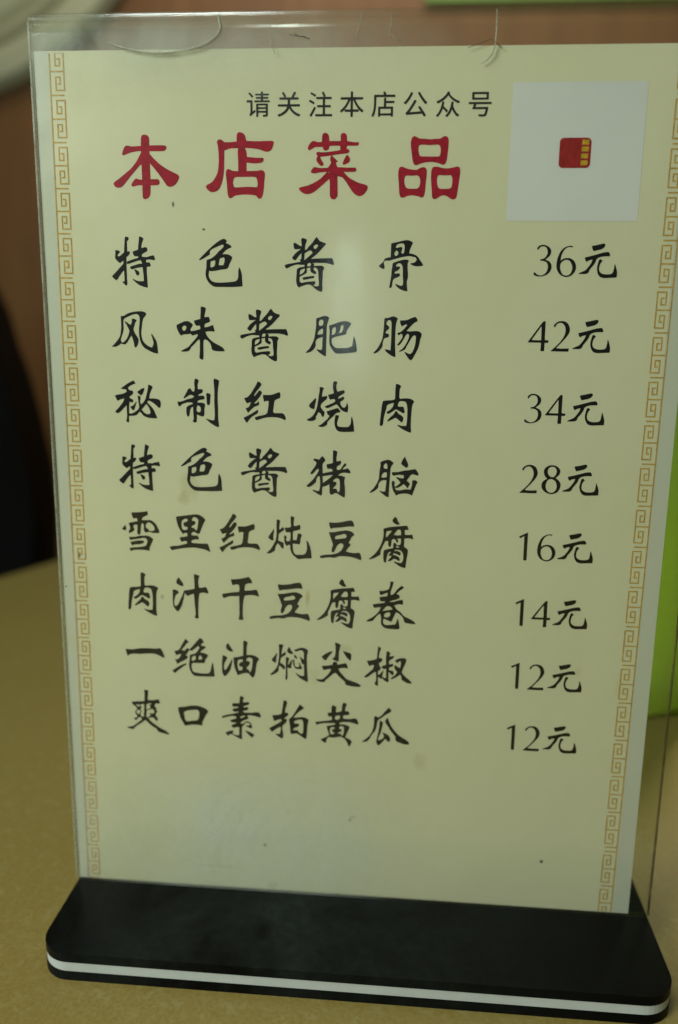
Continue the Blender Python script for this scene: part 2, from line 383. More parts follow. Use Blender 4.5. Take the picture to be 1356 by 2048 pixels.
GLYPHS = {
    '1': '194,680 7,585 0,576 20,546 30,540 110,586 117,588 122,581 126,55 129,8 138,0 196,2 204,11 203,662 201,676',
    '2': '188,670 140,660 93,637 56,601 33,569 33,562 55,530 62,529 92,588 117,611 130,618 165,629 185,629 214,622 238,608 268,575 281,552 294,517 302,453 299,424 288,372 259,304 198,212 109,112 3,14 0,8 2,4 247,0 383,2 393,7 398,66 391,73 242,65 138,70 119,78 255,229 339,334 381,409 392,457 392,499 379,550 354,598 335,620 317,637 276,659 240,668',
    '3': '143,670 113,661 89,648 67,626 49,601 47,589 65,560 72,560 94,601 118,624 157,638 196,638 237,620 256,599 275,555 281,511 279,487 270,458 245,416 218,392 192,376 132,362 128,356 129,341 136,334 179,333 225,324 266,301 282,283 294,259 302,232 305,182 293,128 272,86 255,65 237,50 192,27 168,22 144,21 104,31 63,53 27,88 17,87 0,63 3,33 56,9 93,0 164,0 206,7 260,23 289,38 328,69 353,99 373,138 384,182 380,239 371,266 352,295 339,311 300,338 243,357 245,363 319,425 342,461 354,498 357,520 355,547 345,576 332,597 315,614 293,632 253,655 197,671',
    '4': '341,659 319,651 246,555 0,195 5,191 61,188 290,187 295,180 296,157 292,24 294,4 302,0 364,1 373,5 375,178 385,183 448,186 453,192 460,231 453,239 397,242 381,246 376,253 372,301 370,643 364,656|276,539 280,542 284,541 286,526 296,245 286,240 205,239 90,242 87,249 92,258',
    '6': '256,659 209,649 165,629 116,595 82,555 51,499 21,416 9,362 0,276 4,211 10,181 25,140 52,92 74,66 115,33 158,12 208,0 244,0 280,7 313,19 351,43 386,80 407,113 422,155 429,196 426,241 421,259 409,291 396,315 382,336 359,360 314,389 280,400 256,404 204,403 184,400 130,382 93,348 87,348 88,407 100,469 127,537 150,574 192,614 224,629 258,637 316,628 324,631 330,648 326,655 292,660|197,364 222,365 250,358 269,349 291,331 310,308 329,273 346,216 348,184 346,160 339,127 324,88 310,68 290,49 272,40 245,33 206,32 184,37 159,48 140,65 123,87 107,116 94,152 84,197 83,259 97,298 111,316 145,343 174,358',
    '8': '180,678 140,666 92,639 57,603 40,573 34,525 45,466 68,415 116,364 111,357 54,321 23,285 8,253 0,218 2,163 10,139 35,97 61,69 100,39 138,20 190,4 217,0 261,1 301,11 337,26 375,54 410,105 432,168 436,228 415,286 384,328 360,350 316,377 313,384 356,423 384,455 396,476 408,521 407,552 401,573 386,601 353,635 329,653 280,673 247,680|187,639 246,642 273,632 298,611 313,589 322,564 327,536 326,509 321,481 309,453 281,417 265,406 238,398 197,408 169,426 146,455 126,500 121,527 126,572 138,597 157,620|182,352 211,355 235,351 288,324 310,304 324,280 345,218 349,166 347,145 340,117 329,96 310,69 288,49 262,36 239,30 212,32 191,37 156,57 129,83 116,103 98,159 95,200 97,228 105,263 116,291 128,312 151,339',
    'h众': '231,1 203,20 200,26 201,31 248,79 283,142 307,217 320,297 322,305 327,308 332,309 362,305 367,301 368,295 360,230 379,178 412,122 446,82 493,48 496,43 495,37 471,8 463,6 454,12 421,37 388,74 360,117 344,149 340,152 336,146 322,111 299,68 274,35 264,23 241,2 236,0|31,4 3,24 0,30 1,35 46,82 82,146 107,221 123,308 127,311 132,312 163,308 168,304 169,297 157,228 158,220 215,169 241,142 254,128 255,119 233,95 228,92 223,92 161,155 148,167 143,168 139,162 124,121 97,71 67,31 42,6 37,4|27,272 22,276 2,304 0,309 2,314 76,347 143,391 198,445 238,506 243,510 248,512 274,502 283,497 285,490 277,472 279,464 316,421 362,384 375,375 430,343 494,319 499,316 501,312 499,305 480,280 472,274 463,276 410,298 342,340 293,382 256,425 250,428 244,424 206,381 153,336 92,298 38,273',
    'h公': '438,0 431,7 403,53 396,57 144,40 64,31 59,33 55,38 44,67 44,75 47,80 69,98 117,157 152,209 188,267 221,329 227,335 233,336 269,321 273,315 272,307 240,251 204,194 164,138 132,97 130,92 138,90 364,104 366,106 364,110 313,180 309,188 310,193 316,198 338,209 348,209 359,200 423,116 457,66 479,29 479,21 475,16 447,1|33,247 2,270 0,276 2,282 43,322 83,370 118,427 147,485 151,488 157,488 190,479 194,475 195,471 190,457 163,403 128,345 87,293 55,259 42,247|466,246 458,252 420,291 367,358 332,410 300,465 298,472 302,480 332,492 337,492 342,489 375,434 416,377 459,327 501,288 502,280 498,272 475,248',
    'h关': '29,0 23,4 2,30 0,35 2,41 93,80 153,121 193,165 209,202 207,205 202,206 16,207 10,210 8,216 8,241 10,249 14,252 22,253 215,253 220,255 222,260 224,336 223,341 220,344 54,345 46,346 42,350 40,358 41,382 43,388 47,391 136,392 143,395 142,404 128,429 97,478 96,483 98,487 126,502 134,501 140,496 168,455 189,416 188,407 174,396 175,394 292,392 302,395 309,405 330,441 362,503 367,506 372,505 406,493 409,488 407,480 361,402 359,395 366,393 455,391 459,388 462,382 462,358 460,350 456,346 449,345 281,344 278,342 277,337 277,260 279,255 285,253 477,253 485,252 489,249 492,241 492,216 489,210 484,207 302,206 296,205 294,202 325,154 372,108 432,72 498,47 501,42 499,37 479,7 473,3 466,3 408,26 347,64 295,116 262,163 257,167 253,164 230,125 185,78 121,36 39,1',
    'h号': '265,0 235,1 228,4 224,9 215,35 215,43 219,46 224,47 311,44 323,44 331,47 341,59 350,80 360,115 364,139 363,144 356,147 85,148 81,152 81,159 109,237 110,244 104,246 7,248 2,252 0,258 0,281 4,289 16,291 470,291 479,291 484,288 487,279 487,256 483,249 476,247 175,246 169,246 165,243 150,199 151,194 154,192 408,192 416,190 420,186 421,177 416,147 409,105 401,72 388,38 376,21 361,8 340,1|80,335 71,338 68,348 68,476 70,484 75,488 407,490 416,488 420,483 421,348 420,340 415,336|119,378 366,377 369,379 371,384 371,440 368,443 362,445 121,444 117,441 116,436 116,384',
    'h店': '34,0 26,3 5,17 1,22 0,28 26,91 42,163 49,243 49,429 50,437 53,441 64,444 258,444 261,446 261,450 243,485 241,495 248,500 276,507 283,506 289,500 303,476 317,448 322,444 493,444 501,442 505,440 507,432 507,405 504,399 497,396 110,396 102,394 99,387 98,239 88,144 70,66 44,7 39,1|153,4 144,8 141,16 142,198 145,204 153,206 254,206 261,209 263,216 263,371 264,378 267,382 275,384 299,385 305,383 309,380 312,371 312,325 314,321 317,319 476,319 484,318 488,315 490,307 490,285 488,278 482,275 320,274 314,272 312,266 312,214 313,209 316,207 451,206 458,205 462,201 464,190 464,21 463,13 460,8 451,5 422,6 417,10 414,24 408,26 198,26 190,24 188,10 183,6 175,4|192,71 412,71 414,73 415,79 414,157 412,160 406,161 192,160 190,157 189,151 189,79 190,73',
    'h本': '241,0 233,2 230,9 229,96 228,100 225,103 109,104 103,107 101,112 100,140 98,144 34,92 29,91 23,94 2,118 0,125 3,131 51,169 102,225 144,287 173,345 171,348 165,349 20,350 15,352 12,357 12,384 14,394 23,398 225,399 228,401 229,405 230,506 233,511 239,513 266,513 275,511 279,504 279,407 280,401 283,399 487,398 494,396 498,392 500,384 499,358 497,353 492,350 342,349 336,348 334,345 363,287 407,224 457,173 506,136 510,131 511,127 509,121 496,106 485,95 479,92 470,96 410,143 408,139 407,112 405,107 400,104 283,103 281,100 280,96 278,7 275,2 270,0|107,154 220,152 225,153 228,156 229,332 229,341 227,344 222,339 192,277 183,261 145,202 110,160|283,154 392,152 399,153 401,155 397,161 363,202 323,264 288,335 282,344 280,341 279,332 279,163 280,156',
    'h注': '47,0 19,21 16,27 16,33 63,108 113,198 119,205 126,205 149,184 152,177 151,171 112,97 74,31 56,3 52,0|152,7 144,10 140,17 140,45 143,50 147,53 294,54 299,55 302,58 303,179 301,187 294,189 187,190 180,195 178,206 179,227 182,233 186,235 294,235 301,238 303,246 302,349 299,352 294,353 165,354 160,357 158,361 157,386 160,395 168,399 316,401 318,406 313,417 279,486 280,491 286,495 308,503 316,504 324,498 336,478 365,423 366,418 364,412 351,403 351,401 485,399 493,397 497,387 496,361 493,356 489,354 362,353 357,352 354,349 353,246 354,238 362,235 468,235 476,230 477,218 477,197 474,192 469,190 362,189 354,187 353,179 354,58 357,55 362,54 502,54 507,50 510,45 509,13 505,9 496,7|97,252 53,280 2,308 0,313 1,318 17,340 25,343 34,341 81,317 122,292 125,285 122,276 107,255 102,252|128,403 84,431 31,461 29,466 30,471 46,491 55,495 73,488 119,464 155,442 157,433 152,424 139,405 134,402',
    'h请': '222,0 212,4 210,13 210,255 212,267 218,270 226,270 453,270 465,268 467,264 468,256 468,55 466,32 458,17 445,8 421,3 373,1 365,3 361,8 352,32 353,39 362,43 411,44 417,45 420,49 421,58 421,77 417,83 262,84 257,82 255,77 255,14 253,5 245,0|81,13 77,14 72,20 61,38 58,46 61,53 71,64 77,75 82,97 82,289 80,292 76,294 13,294 4,296 0,304 0,329 2,336 8,339 114,340 122,339 126,336 129,325 129,113 131,111 135,112 173,140 180,142 184,141 188,138 197,113 197,106 192,100 111,37 88,16|258,123 416,123 419,125 421,129 420,155 418,159 412,160 260,159 256,157 255,152 255,129|258,197 414,196 418,197 420,201 421,226 418,230 412,232 261,232 256,230 255,224 255,202|182,295 174,298 171,306 171,327 177,334 307,335 312,336 315,342 314,361 310,365 214,366 207,367 203,370 201,377 201,391 202,398 206,401 215,403 310,403 314,408 314,425 312,430 307,431 193,433 188,437 186,445 187,462 191,468 201,470 310,470 314,475 315,503 317,509 325,513 346,513 355,512 361,507 362,476 366,471 481,470 489,468 493,464 495,457 494,441 492,435 487,432 371,431 365,430 362,425 362,411 363,406 366,404 470,403 475,400 478,396 479,381 476,370 468,366 366,365 362,360 362,342 364,337 370,335 504,334 509,331 512,323 511,304 506,297 496,295|119,387 113,391 85,422 40,467 38,472 40,478 60,496 69,497 80,489 118,454 148,421 149,415 146,408 128,390',
    '一': '886,253 831,239 787,232 601,237 440,231 383,226 326,217 193,190 117,186 48,190 6,196 2,194 0,190 9,132 21,80 37,40 51,11 55,7 60,10 84,38 97,48 133,62 169,69 251,73 365,71 533,90 661,98 732,95 778,86 834,67 945,8 966,2 993,0 998,5 993,52 962,138 939,186 922,216 896,248 890,253',
    '元': '470,726 358,698 243,675 240,669 252,625 278,572 290,568 434,602 463,615 492,635 520,664 526,708 519,717 497,726|573,551 502,541 261,471 106,432 104,424 120,376 144,341 153,342 199,372 226,380 267,387 274,384 273,378 255,327 233,286 178,207 145,171 116,151 13,106 0,91 0,82 133,82 166,89 198,106 209,119 226,170 304,274 333,319 360,396 388,423 432,442 482,454 547,460 638,460 643,471 645,498 626,533 609,551|438,400 417,381 408,358 388,266 382,213 385,171 399,118 415,79 438,46 461,25 480,14 532,2 574,0 815,14 820,29 824,89 822,127 808,180 783,254 761,303 755,292 751,219 737,135 724,109 703,92 673,84 640,80 571,79 544,82 491,98 453,126 438,154 429,192 432,243 438,272 453,311 469,335 494,361 484,373 454,396 444,402',
    '制': '431,1120 427,1116 411,1030 410,999 419,921 418,896 405,825 399,823 354,827 341,859 331,876 301,898 292,898 268,881 255,866 201,764 145,673 163,660 172,660 273,728 291,737 308,742 333,742 369,730 386,718 399,703 399,697 346,669 318,660 244,643 149,605 104,589 51,577 4,580 1,575 0,554 8,521 27,475 32,469 39,468 56,471 65,475 75,485 87,503 102,516 141,534 195,554 248,566 297,567 352,562 358,559 365,537 363,530 289,502 255,485 235,472 220,457 213,444 208,421 206,346 209,300 217,265 236,230 242,228 264,238 271,249 282,285 290,320 296,377 306,408 324,436 336,449 361,464 367,467 371,466 373,318 378,241 377,184 371,159 354,121 357,117 382,102 399,95 412,92 431,99 446,109 450,115 455,167 459,284 465,285 493,271 535,255 571,245 594,243 620,245 626,250 641,297 641,416 657,487 660,518 659,528 649,543 628,555 605,563 569,567 486,565 480,568 481,595 491,608 506,618 547,630 639,646 650,673 651,692 643,710 621,733 615,737 549,728 515,727 498,732 498,736 504,745 524,764 580,789 596,800 608,823 611,836 611,856 601,875 590,881 565,883 499,880 493,883 491,924 492,986 500,1021 521,1077 503,1103 485,1117 464,1122|877,1129 874,1122 873,1044 888,855 881,560 888,367 886,252 876,166 873,162 860,159 826,156 790,164 716,186 680,192 670,191 679,179 739,125 774,97 825,62 913,13 943,2 970,0 986,3 989,12 974,137 969,229 970,439 963,622 965,766 974,886 1006,1086 1003,1092 982,1103 934,1124 915,1128|728,795 696,784 691,779 691,773 700,612 700,585 704,550 710,529 722,513 733,505 766,526 776,541 781,558 784,583 786,659 797,728 798,753 796,761 778,779 751,792|499,496 510,494 540,470 552,441 556,416 556,397 544,351 537,346 511,341 492,341 471,353 462,362 455,376 452,397 455,432 463,480 467,484',
    '卷': '574,1214 569,1205 563,1128 552,1066 544,1039 530,1017 514,1006 489,995 431,978 391,970 309,965 303,961 313,908 318,894 330,872 345,855 436,900 497,922 505,924 509,922 503,850 499,840 379,821 313,802 308,797 339,704 445,702 449,698 445,683 439,675 432,670 397,660 224,633 175,622 161,616 154,601 154,592 178,542 185,533 201,533 347,553 349,547 330,494 317,464 289,422 266,394 221,345 182,311 145,282 62,232 35,213 1,182 0,176 24,174 97,177 135,186 159,196 173,209 193,239 242,303 303,369 315,379 321,380 341,374 345,370 357,319 364,267 363,161 370,123 377,107 389,84 418,53 436,40 470,23 510,12 544,7 725,0 790,6 804,13 820,28 823,35 823,43 794,213 781,250 771,268 765,275 761,269 752,232 736,177 720,134 715,128 538,103 490,103 462,110 442,121 429,134 423,144 417,165 416,202 426,259 431,264 561,208 615,189 623,190 653,273 693,364 718,430 723,434 768,422 798,404 845,363 877,329 894,309 904,292 921,231 936,198 943,189 955,180 977,172 1017,165 1139,154 1206,152 1207,156 1205,162 1179,204 1146,235 1080,273 948,332 905,361 881,387 847,430 819,458 756,501 730,527 717,544 680,606 678,612 684,617 750,637 786,644 821,646 886,639 889,644 889,683 887,712 881,736 872,765 865,765 763,740 656,701 637,698 585,696 556,699 561,704 596,723 632,736 717,759 756,777 795,798 801,819 800,848 796,866 791,874 783,883 773,888 723,902 720,906 742,933 780,971 872,1041 893,1069 895,1075 891,1081 852,1115 848,1118 845,1117 762,1044 731,1009 680,934 651,899 639,890 624,884 583,875 580,880 581,911 584,956 587,979 619,1077 648,1204 644,1209|510,584 539,587 553,584 569,579 599,564 610,553 621,537 635,513 634,509 530,485 400,460 398,462 399,466 453,542 486,572|517,425 541,427 580,418 586,389 587,372 583,355 575,343 565,330 548,314 532,305 517,300 479,300 447,310 436,332 440,360 447,381 467,404 488,416',
    '口': '367,566 323,560 232,536 177,524 54,510 31,504 2,489 0,484 6,411 20,338 43,254 74,175 162,9 170,0 360,37 440,41 554,36 607,30 615,32 618,37 627,116 646,170 718,315 744,359 783,412 786,421 746,472 728,487 694,508 636,534 563,557 498,569 458,572|423,451 468,455 502,449 514,443 531,429 545,404 550,375 549,328 546,308 531,240 505,172 500,168 377,150 262,126 224,126 207,132 187,157 171,203 154,312 151,358 152,374 210,409 235,419 286,431',
    '味': '584,1198 581,1192 576,1079 566,928 560,923 425,886 416,880 424,838 433,814 448,793 471,768 479,765 519,774 532,775 540,773 550,766 556,756 561,738 560,700 557,694 463,666 358,645 345,645 330,667 327,685 334,699 360,735 388,787 389,794 361,821 337,839 298,863 269,871 227,871 209,868 162,854 46,801 10,781 3,773 0,753 11,699 36,637 71,575 102,541 108,541 136,556 159,565 191,570 254,573 308,583 323,583 337,579 348,571 362,549 368,545 460,571 494,578 500,575 496,551 491,537 470,504 412,437 342,363 292,304 277,290 244,269 105,198 101,192 104,178 114,175 198,176 225,179 257,186 285,200 298,213 310,229 326,267 345,290 419,356 467,412 493,437 527,459 533,461 538,449 545,387 541,199 529,91 528,55 530,40 538,22 559,6 582,0 607,0 614,3 617,13 625,79 627,202 625,216 627,315 626,333 632,422 635,444 661,458 683,459 712,448 733,433 770,394 790,366 803,336 815,294 815,268 820,250 834,229 850,216 873,208 904,202 981,195 1084,196 1125,201 1130,204 1110,248 1098,264 1079,283 1058,298 1019,321 889,385 831,424 804,446 759,489 732,522 709,558 690,604 682,630 684,636 768,648 808,648 885,642 889,645 897,657 896,671 878,724 865,784 862,788 816,778 764,755 739,746 666,737 660,739 660,787 664,799 671,812 695,827 747,844 775,857 789,871 792,883 792,899 781,938 768,970 733,971 671,966 662,969 671,1033 697,1142 698,1160 694,1174 669,1187 638,1197 615,1199|182,767 194,768 206,766 218,760 230,750 236,738 235,722 226,698 199,657 191,650 180,650 166,654 156,661 141,679 133,694 131,708 134,728 142,741 162,759 172,765',
    '品T': '985,1298 950,1287 908,1257 878,1246 847,1243 779,1245 688,1234 652,1234 573,1246 466,1249 445,1252 422,1259 360,1294 342,1299 317,1296 293,1282 277,1261 265,1229 256,1169 258,1114 265,1049 300,830 319,760 329,738 340,723 369,707 397,706 420,712 473,736 549,758 618,768 697,773 756,770 823,760 892,741 936,721 957,715 987,718 1008,730 1018,740 1033,766 1048,822 1055,886 1070,1093 1074,1195 1066,1241 1055,1264 1042,1279 1023,1291 1002,1299|792,1124 834,1125 855,1122 876,1110 893,1088 904,1050 907,992 901,928 896,904 890,896 866,885 856,883 514,886 473,895 454,909 446,926 434,967 427,1008 425,1059 432,1099 448,1116 475,1124 552,1124 641,1117 695,1116|69,679 56,676 36,667 16,644 6,606 0,547 2,482 22,303 32,154 42,93 49,73 59,58 78,40 99,33 117,33 150,41 191,64 219,74 283,84 330,84 405,74 455,64 507,41 525,37 553,44 575,66 590,113 600,196 610,372 625,520 622,593 613,624 598,649 573,663 557,667 532,666 501,660 463,646 413,616 380,610 225,629 184,641 95,676|798,678 760,668 745,657 735,644 725,615 717,547 717,459 727,326 742,189 745,120 753,64 761,35 781,14 797,4 805,3 858,18 923,62 939,70 977,82 1010,85 1031,82 1072,68 1104,52 1159,15 1185,5 1203,0 1226,0 1252,8 1267,20 1279,35 1289,62 1295,92 1308,202 1342,493 1347,558 1344,609 1338,638 1329,657 1310,672 1292,677 1274,678 1125,647 1072,642 1031,642 970,647 877,670 833,678|890,501 935,502 989,497 1052,497 1137,502 1150,497 1164,479 1175,454 1182,413 1184,374 1181,313 1174,277 1169,257 1154,238 1130,226 1094,220 943,220 912,226 888,244 873,270 859,316 852,355 849,423 859,474 875,496|380,496 404,497 425,494 443,485 458,469 476,433 486,394 487,357 478,301 460,252 440,233 423,225 400,222 243,224 214,229 190,240 169,261 159,279 143,335 138,408 145,452 154,477 168,488 191,495 325,490',
    '尖': '466,1141 462,1138 463,1132 475,1075 482,1010 482,910 472,822 466,794 447,746 440,742 406,740 403,735 415,709 424,696 449,678 468,670 502,658 559,652 563,655 564,660 566,830 571,914 587,1012 610,1090 561,1117 518,1137 494,1142|666,937 664,935 665,929 709,846 748,784 770,755 799,726 843,689 849,689 863,697 866,704 874,817 871,847 866,862 860,870 844,882 825,890|394,919 326,892 255,856 199,818 153,775 141,763 139,757 173,703 184,692 202,680 237,666 245,667 292,747 337,806 373,849 391,876 398,895 402,916 400,920|430,634 425,627 409,564 402,558 289,532 230,524 157,521 151,519 151,481 156,460 168,438 196,406 298,437 323,441 369,443 374,442 375,438 350,372 328,334 290,284 218,207 177,175 159,166 141,160 122,157 71,155 0,160 1,154 34,119 62,102 111,87 154,83 190,85 209,91 221,105 236,136 251,152 323,213 409,300 454,335 472,346 503,331 526,314 585,245 618,212 705,142 718,126 724,115 733,78 740,59 752,46 764,38 795,27 883,12 941,4 998,0 1085,2 1104,6 1120,20 1127,31 1126,38 1078,79 1054,95 986,122 819,175 766,201 747,215 722,240 682,286 626,344 599,380 578,422 563,458 564,464 666,486 717,486 784,476 792,480 788,518 781,546 769,575 745,616 721,612 538,566 533,570 519,632 515,638',
    '干': '665,1116 563,1087 423,1057 340,1046 228,1042 227,1037 240,960 254,921 270,891 276,891 324,907 348,912 410,915 417,912 432,864 438,835 437,796 424,727 419,724 311,714 207,698 39,665 5,657 0,653 6,611 12,590 24,568 37,552 41,550 137,588 178,600 213,607 243,610 357,613 405,619 424,619 427,617 428,444 430,431 429,159 424,101 408,4 411,0 524,5 528,6 531,10 519,73 514,118 512,168 516,320 520,385 528,463 538,525 561,628 571,633 667,652 689,655 746,657 821,650 900,626 922,627 927,630 901,720 888,751 868,793 864,798 853,798 705,773 594,765 569,764 563,767 565,831 569,858 577,894 583,907 593,923 616,939 659,952 679,955 737,956 749,974 751,987 749,999 735,1032 707,1076 679,1114 675,1118',
    '店T': '750,1386 740,1379 721,1357 712,1337 706,1296 708,1206 704,1196 563,1183 455,1181 426,1187 382,1224 363,1234 342,1240 319,1240 300,1234 281,1224 272,1212 267,1195 266,1173 272,1144 283,1114 297,958 301,874 298,739 286,633 274,576 261,534 244,497 214,443 185,401 136,348 106,329 44,302 15,281 7,271 0,256 4,234 28,199 60,168 95,146 129,136 162,136 199,144 229,154 267,174 292,197 316,229 333,259 361,326 386,413 406,514 419,648 428,1009 434,1013 466,1021 517,1042 559,1051 591,1054 742,1055 746,1052 732,1025 726,967 735,795 736,583 728,580 678,580 617,585 596,592 532,621 506,625 487,617 479,611 465,594 459,571 455,537 457,480 476,304 487,120 495,72 514,25 524,16 553,11 575,11 594,20 621,43 639,55 685,70 805,86 936,89 1059,79 1106,71 1136,59 1170,18 1186,6 1210,0 1234,5 1255,22 1270,43 1285,83 1299,145 1310,227 1319,368 1333,470 1333,521 1327,548 1311,575 1295,591 1274,600 1256,604 1232,601 1168,587 1009,584 991,582 925,583 921,593 925,750 926,755 931,757 984,750 1077,742 1161,742 1211,747 1248,754 1267,760 1283,769 1297,784 1308,811 1308,838 1294,854 1283,859 1157,857 935,876 931,883 929,939 921,988 909,1022 891,1047 890,1054 897,1060 937,1060 1026,1055 1100,1047 1176,1035 1234,1022 1331,987 1363,981 1405,982 1431,989 1455,1001 1475,1016 1489,1035 1505,1067 1518,1103 1530,1147 1534,1181 1523,1193 1508,1203 1461,1206 1330,1205 1248,1200 1083,1201 928,1209 921,1215 905,1280 892,1319 878,1341 848,1366 811,1383 793,1386|951,460 1043,461 1080,458 1120,453 1136,442 1146,428 1157,400 1170,326 1167,284 1155,245 1113,243 996,251 895,250 754,241 674,238 660,240 635,249 618,316 615,358 627,403 638,425 652,443 674,453 722,459',
    '拍': '410,1047 377,1036 371,1027 319,675 311,671 245,649 209,640 162,633 89,629 84,625 97,564 107,531 130,472 134,467 143,468 224,507 303,527 307,527 311,522 318,492 318,478 257,429 217,401 84,318 7,268 0,260 31,215 68,172 75,168 82,171 136,219 219,281 246,296 265,304 300,310 303,306 303,284 295,192 286,162 269,123 259,120 171,123 161,122 166,113 204,76 246,41 284,14 319,0 338,6 359,23 362,30 364,86 362,151 341,253 341,317 346,342 351,358 360,372 399,403 436,447 444,463 450,481 459,528 459,535 456,537 402,541 399,547 400,572 404,577 442,599 458,612 492,650 495,657 481,700 475,713 456,713 421,707 416,708 414,712 411,760 414,787 423,827 444,903 464,995 461,1001 419,1044|786,955 779,947 686,777 607,644 571,594 516,543 508,533 538,330 540,304 541,241 545,193 558,137 561,133 571,133 671,154 700,155 723,151 752,137 833,77 893,38 914,28 937,24 950,25 954,28 956,39 970,185 976,259 978,341 982,393 990,444 1011,530 1011,541 981,571 955,590 909,606 878,612 824,613 719,595 642,586 634,589 646,616 664,646 720,711 754,744 798,783 895,859 892,865|797,542 833,545 839,544 860,510 871,478 876,429 875,253 868,197 858,165 851,160 822,159 807,163 791,172 759,200 734,245 616,249 607,254 637,288 662,309 676,317 726,336 743,346 757,363 770,392 768,401 757,420 744,431 728,432 680,424 662,428 648,441 634,469 634,476 665,500 692,515 763,537',
    '本T': '723,1358 693,1346 679,1331 670,1309 662,1267 657,1132 653,1125 483,1114 427,1114 368,1131 336,1134 314,1128 300,1119 271,1089 245,1035 227,980 222,958 222,943 225,938 249,928 274,933 323,953 435,990 549,1010 649,1017 655,1011 654,982 582,858 539,791 482,722 439,676 393,633 260,530 124,431 35,375 8,350 0,325 4,305 19,281 45,260 69,249 93,244 140,244 170,252 195,265 250,315 407,495 557,652 614,711 653,738 656,734 658,702 660,418 649,414 595,417 531,439 520,438 506,433 477,408 432,353 418,330 407,295 410,288 421,277 446,267 470,270 533,288 566,294 648,297 658,293 662,275 659,197 662,41 673,15 700,2 713,0 749,6 782,21 797,32 813,49 830,77 840,110 845,155 851,291 859,294 938,294 1011,300 1041,313 1055,330 1059,345 1060,370 1052,395 1041,411 1023,422 999,427 861,424 852,428 851,759 856,758 886,719 953,644 1050,528 1134,415 1202,313 1229,285 1256,269 1283,262 1312,262 1329,265 1378,284 1415,308 1444,338 1469,373 1487,403 1507,453 1508,477 1505,495 1497,505 1468,528 1271,619 1179,671 1091,729 1021,785 918,882 850,959 848,969 849,1006 851,1011 856,1014 1087,1011 1176,1016 1186,1019 1209,1032 1224,1049 1234,1069 1238,1096 1228,1120 1211,1131 1147,1137 1005,1137 906,1133 852,1134 848,1141 850,1266 845,1296 837,1315 814,1341 798,1350 758,1358',
    '椒': '341,1044 336,1022 319,843 316,760 311,735 305,721 294,710 281,703 203,675 163,667 71,660 65,657 93,583 130,516 136,516 164,533 188,544 226,552 240,554 244,552 237,505 228,470 211,439 176,399 96,322 0,234 3,229 41,210 60,210 73,214 102,232 232,344 266,363 288,373 293,373 298,347 304,230 304,152 300,128 273,86 270,64 276,43 292,24 313,13 349,0 353,2 354,8 350,234 358,234 427,192 433,195 447,217 453,218 495,166 543,129 576,116 590,116 610,122 616,126 617,133 611,217 607,386 613,385 708,297 714,299 729,315 737,343 738,360 736,377 731,392 720,407 707,417 686,425 624,433 616,438 619,498 684,524 703,536 714,549 725,573 706,602 699,608 624,586 620,594 612,640 615,662 621,675 632,688 657,713 698,737 712,749 723,773 732,814 726,815 674,798 650,794 624,794 622,800 637,882 636,888 597,920 585,926 571,926 551,917 547,911 536,764 536,703 541,573 534,567 461,539 439,522 431,514 430,510 459,473 472,461 485,455 503,455 541,471 545,471 547,469 550,383 549,231 545,226 527,221 509,221 489,234 456,265 455,274 478,371 483,410 482,419 474,415 415,346 390,319 376,308 358,299 352,296 348,298 350,397 354,402 376,412 392,423 403,436 417,467 415,475 385,533 372,576 367,603 428,654 448,684 452,694 426,744 418,745 372,738 364,741 362,788 368,852 385,921 409,996 403,1004 347,1044|917,764 869,753 820,734 794,717 761,688 762,682 776,661 790,646 805,639 827,633 832,636 846,657 860,671 887,680 897,682 901,680 904,629 903,593 899,558 890,507 886,499 872,506 832,531 774,573 768,573 750,560 747,515 755,483 771,454 818,396 819,388 789,329 772,308 689,244 655,204 658,201 672,200 702,201 746,220 821,270 887,326 893,328 919,286 930,259 931,233 928,213 929,204 978,167 1046,127 1094,108 1118,104 1168,106 1194,111 1196,113 1195,117 1149,175 1119,205 1040,264 975,331 938,383 937,407 962,487 973,517 1007,593 1021,637 1033,682 1037,718 1032,735 1027,744 1017,753 1004,760 972,767',
    '汁': '563,1152 548,1144 545,1137 556,950 555,823 556,809 556,781 554,775 549,772 465,752 316,724 304,721 288,709 279,694 259,624 247,593 144,374 125,345 117,336 70,306 57,312 46,324 35,370 35,422 40,458 49,499 69,563 83,592 93,608 104,618 135,630 152,650 157,660 141,694 129,705 109,717 90,725 59,733 39,734 5,732 2,726 1,688 3,623 0,453 2,374 5,336 8,317 18,288 31,263 61,219 91,185 122,167 132,166 171,224 193,261 215,306 231,345 258,433 306,653 310,653 331,621 349,603 383,578 388,579 428,603 473,626 501,635 537,639 539,634 548,426 570,167 568,110 562,80 545,28 571,9 584,3 593,0 608,0 640,10 645,16 638,124 642,284 644,297 648,432 659,545 682,660 690,667 738,678 751,681 786,683 888,664 895,668 905,681 887,745 872,784 861,803 836,832 824,832 765,815 731,808 676,804 668,806 656,891 655,918 657,994 664,1045 686,1087 684,1112 679,1117 624,1134 581,1150|170,1051 149,1037 135,1022 119,995 108,966 101,940 101,917 104,904 116,887 135,872 189,843 225,832 268,834 278,850 283,863 282,873 276,891 243,944 200,997 175,1048',
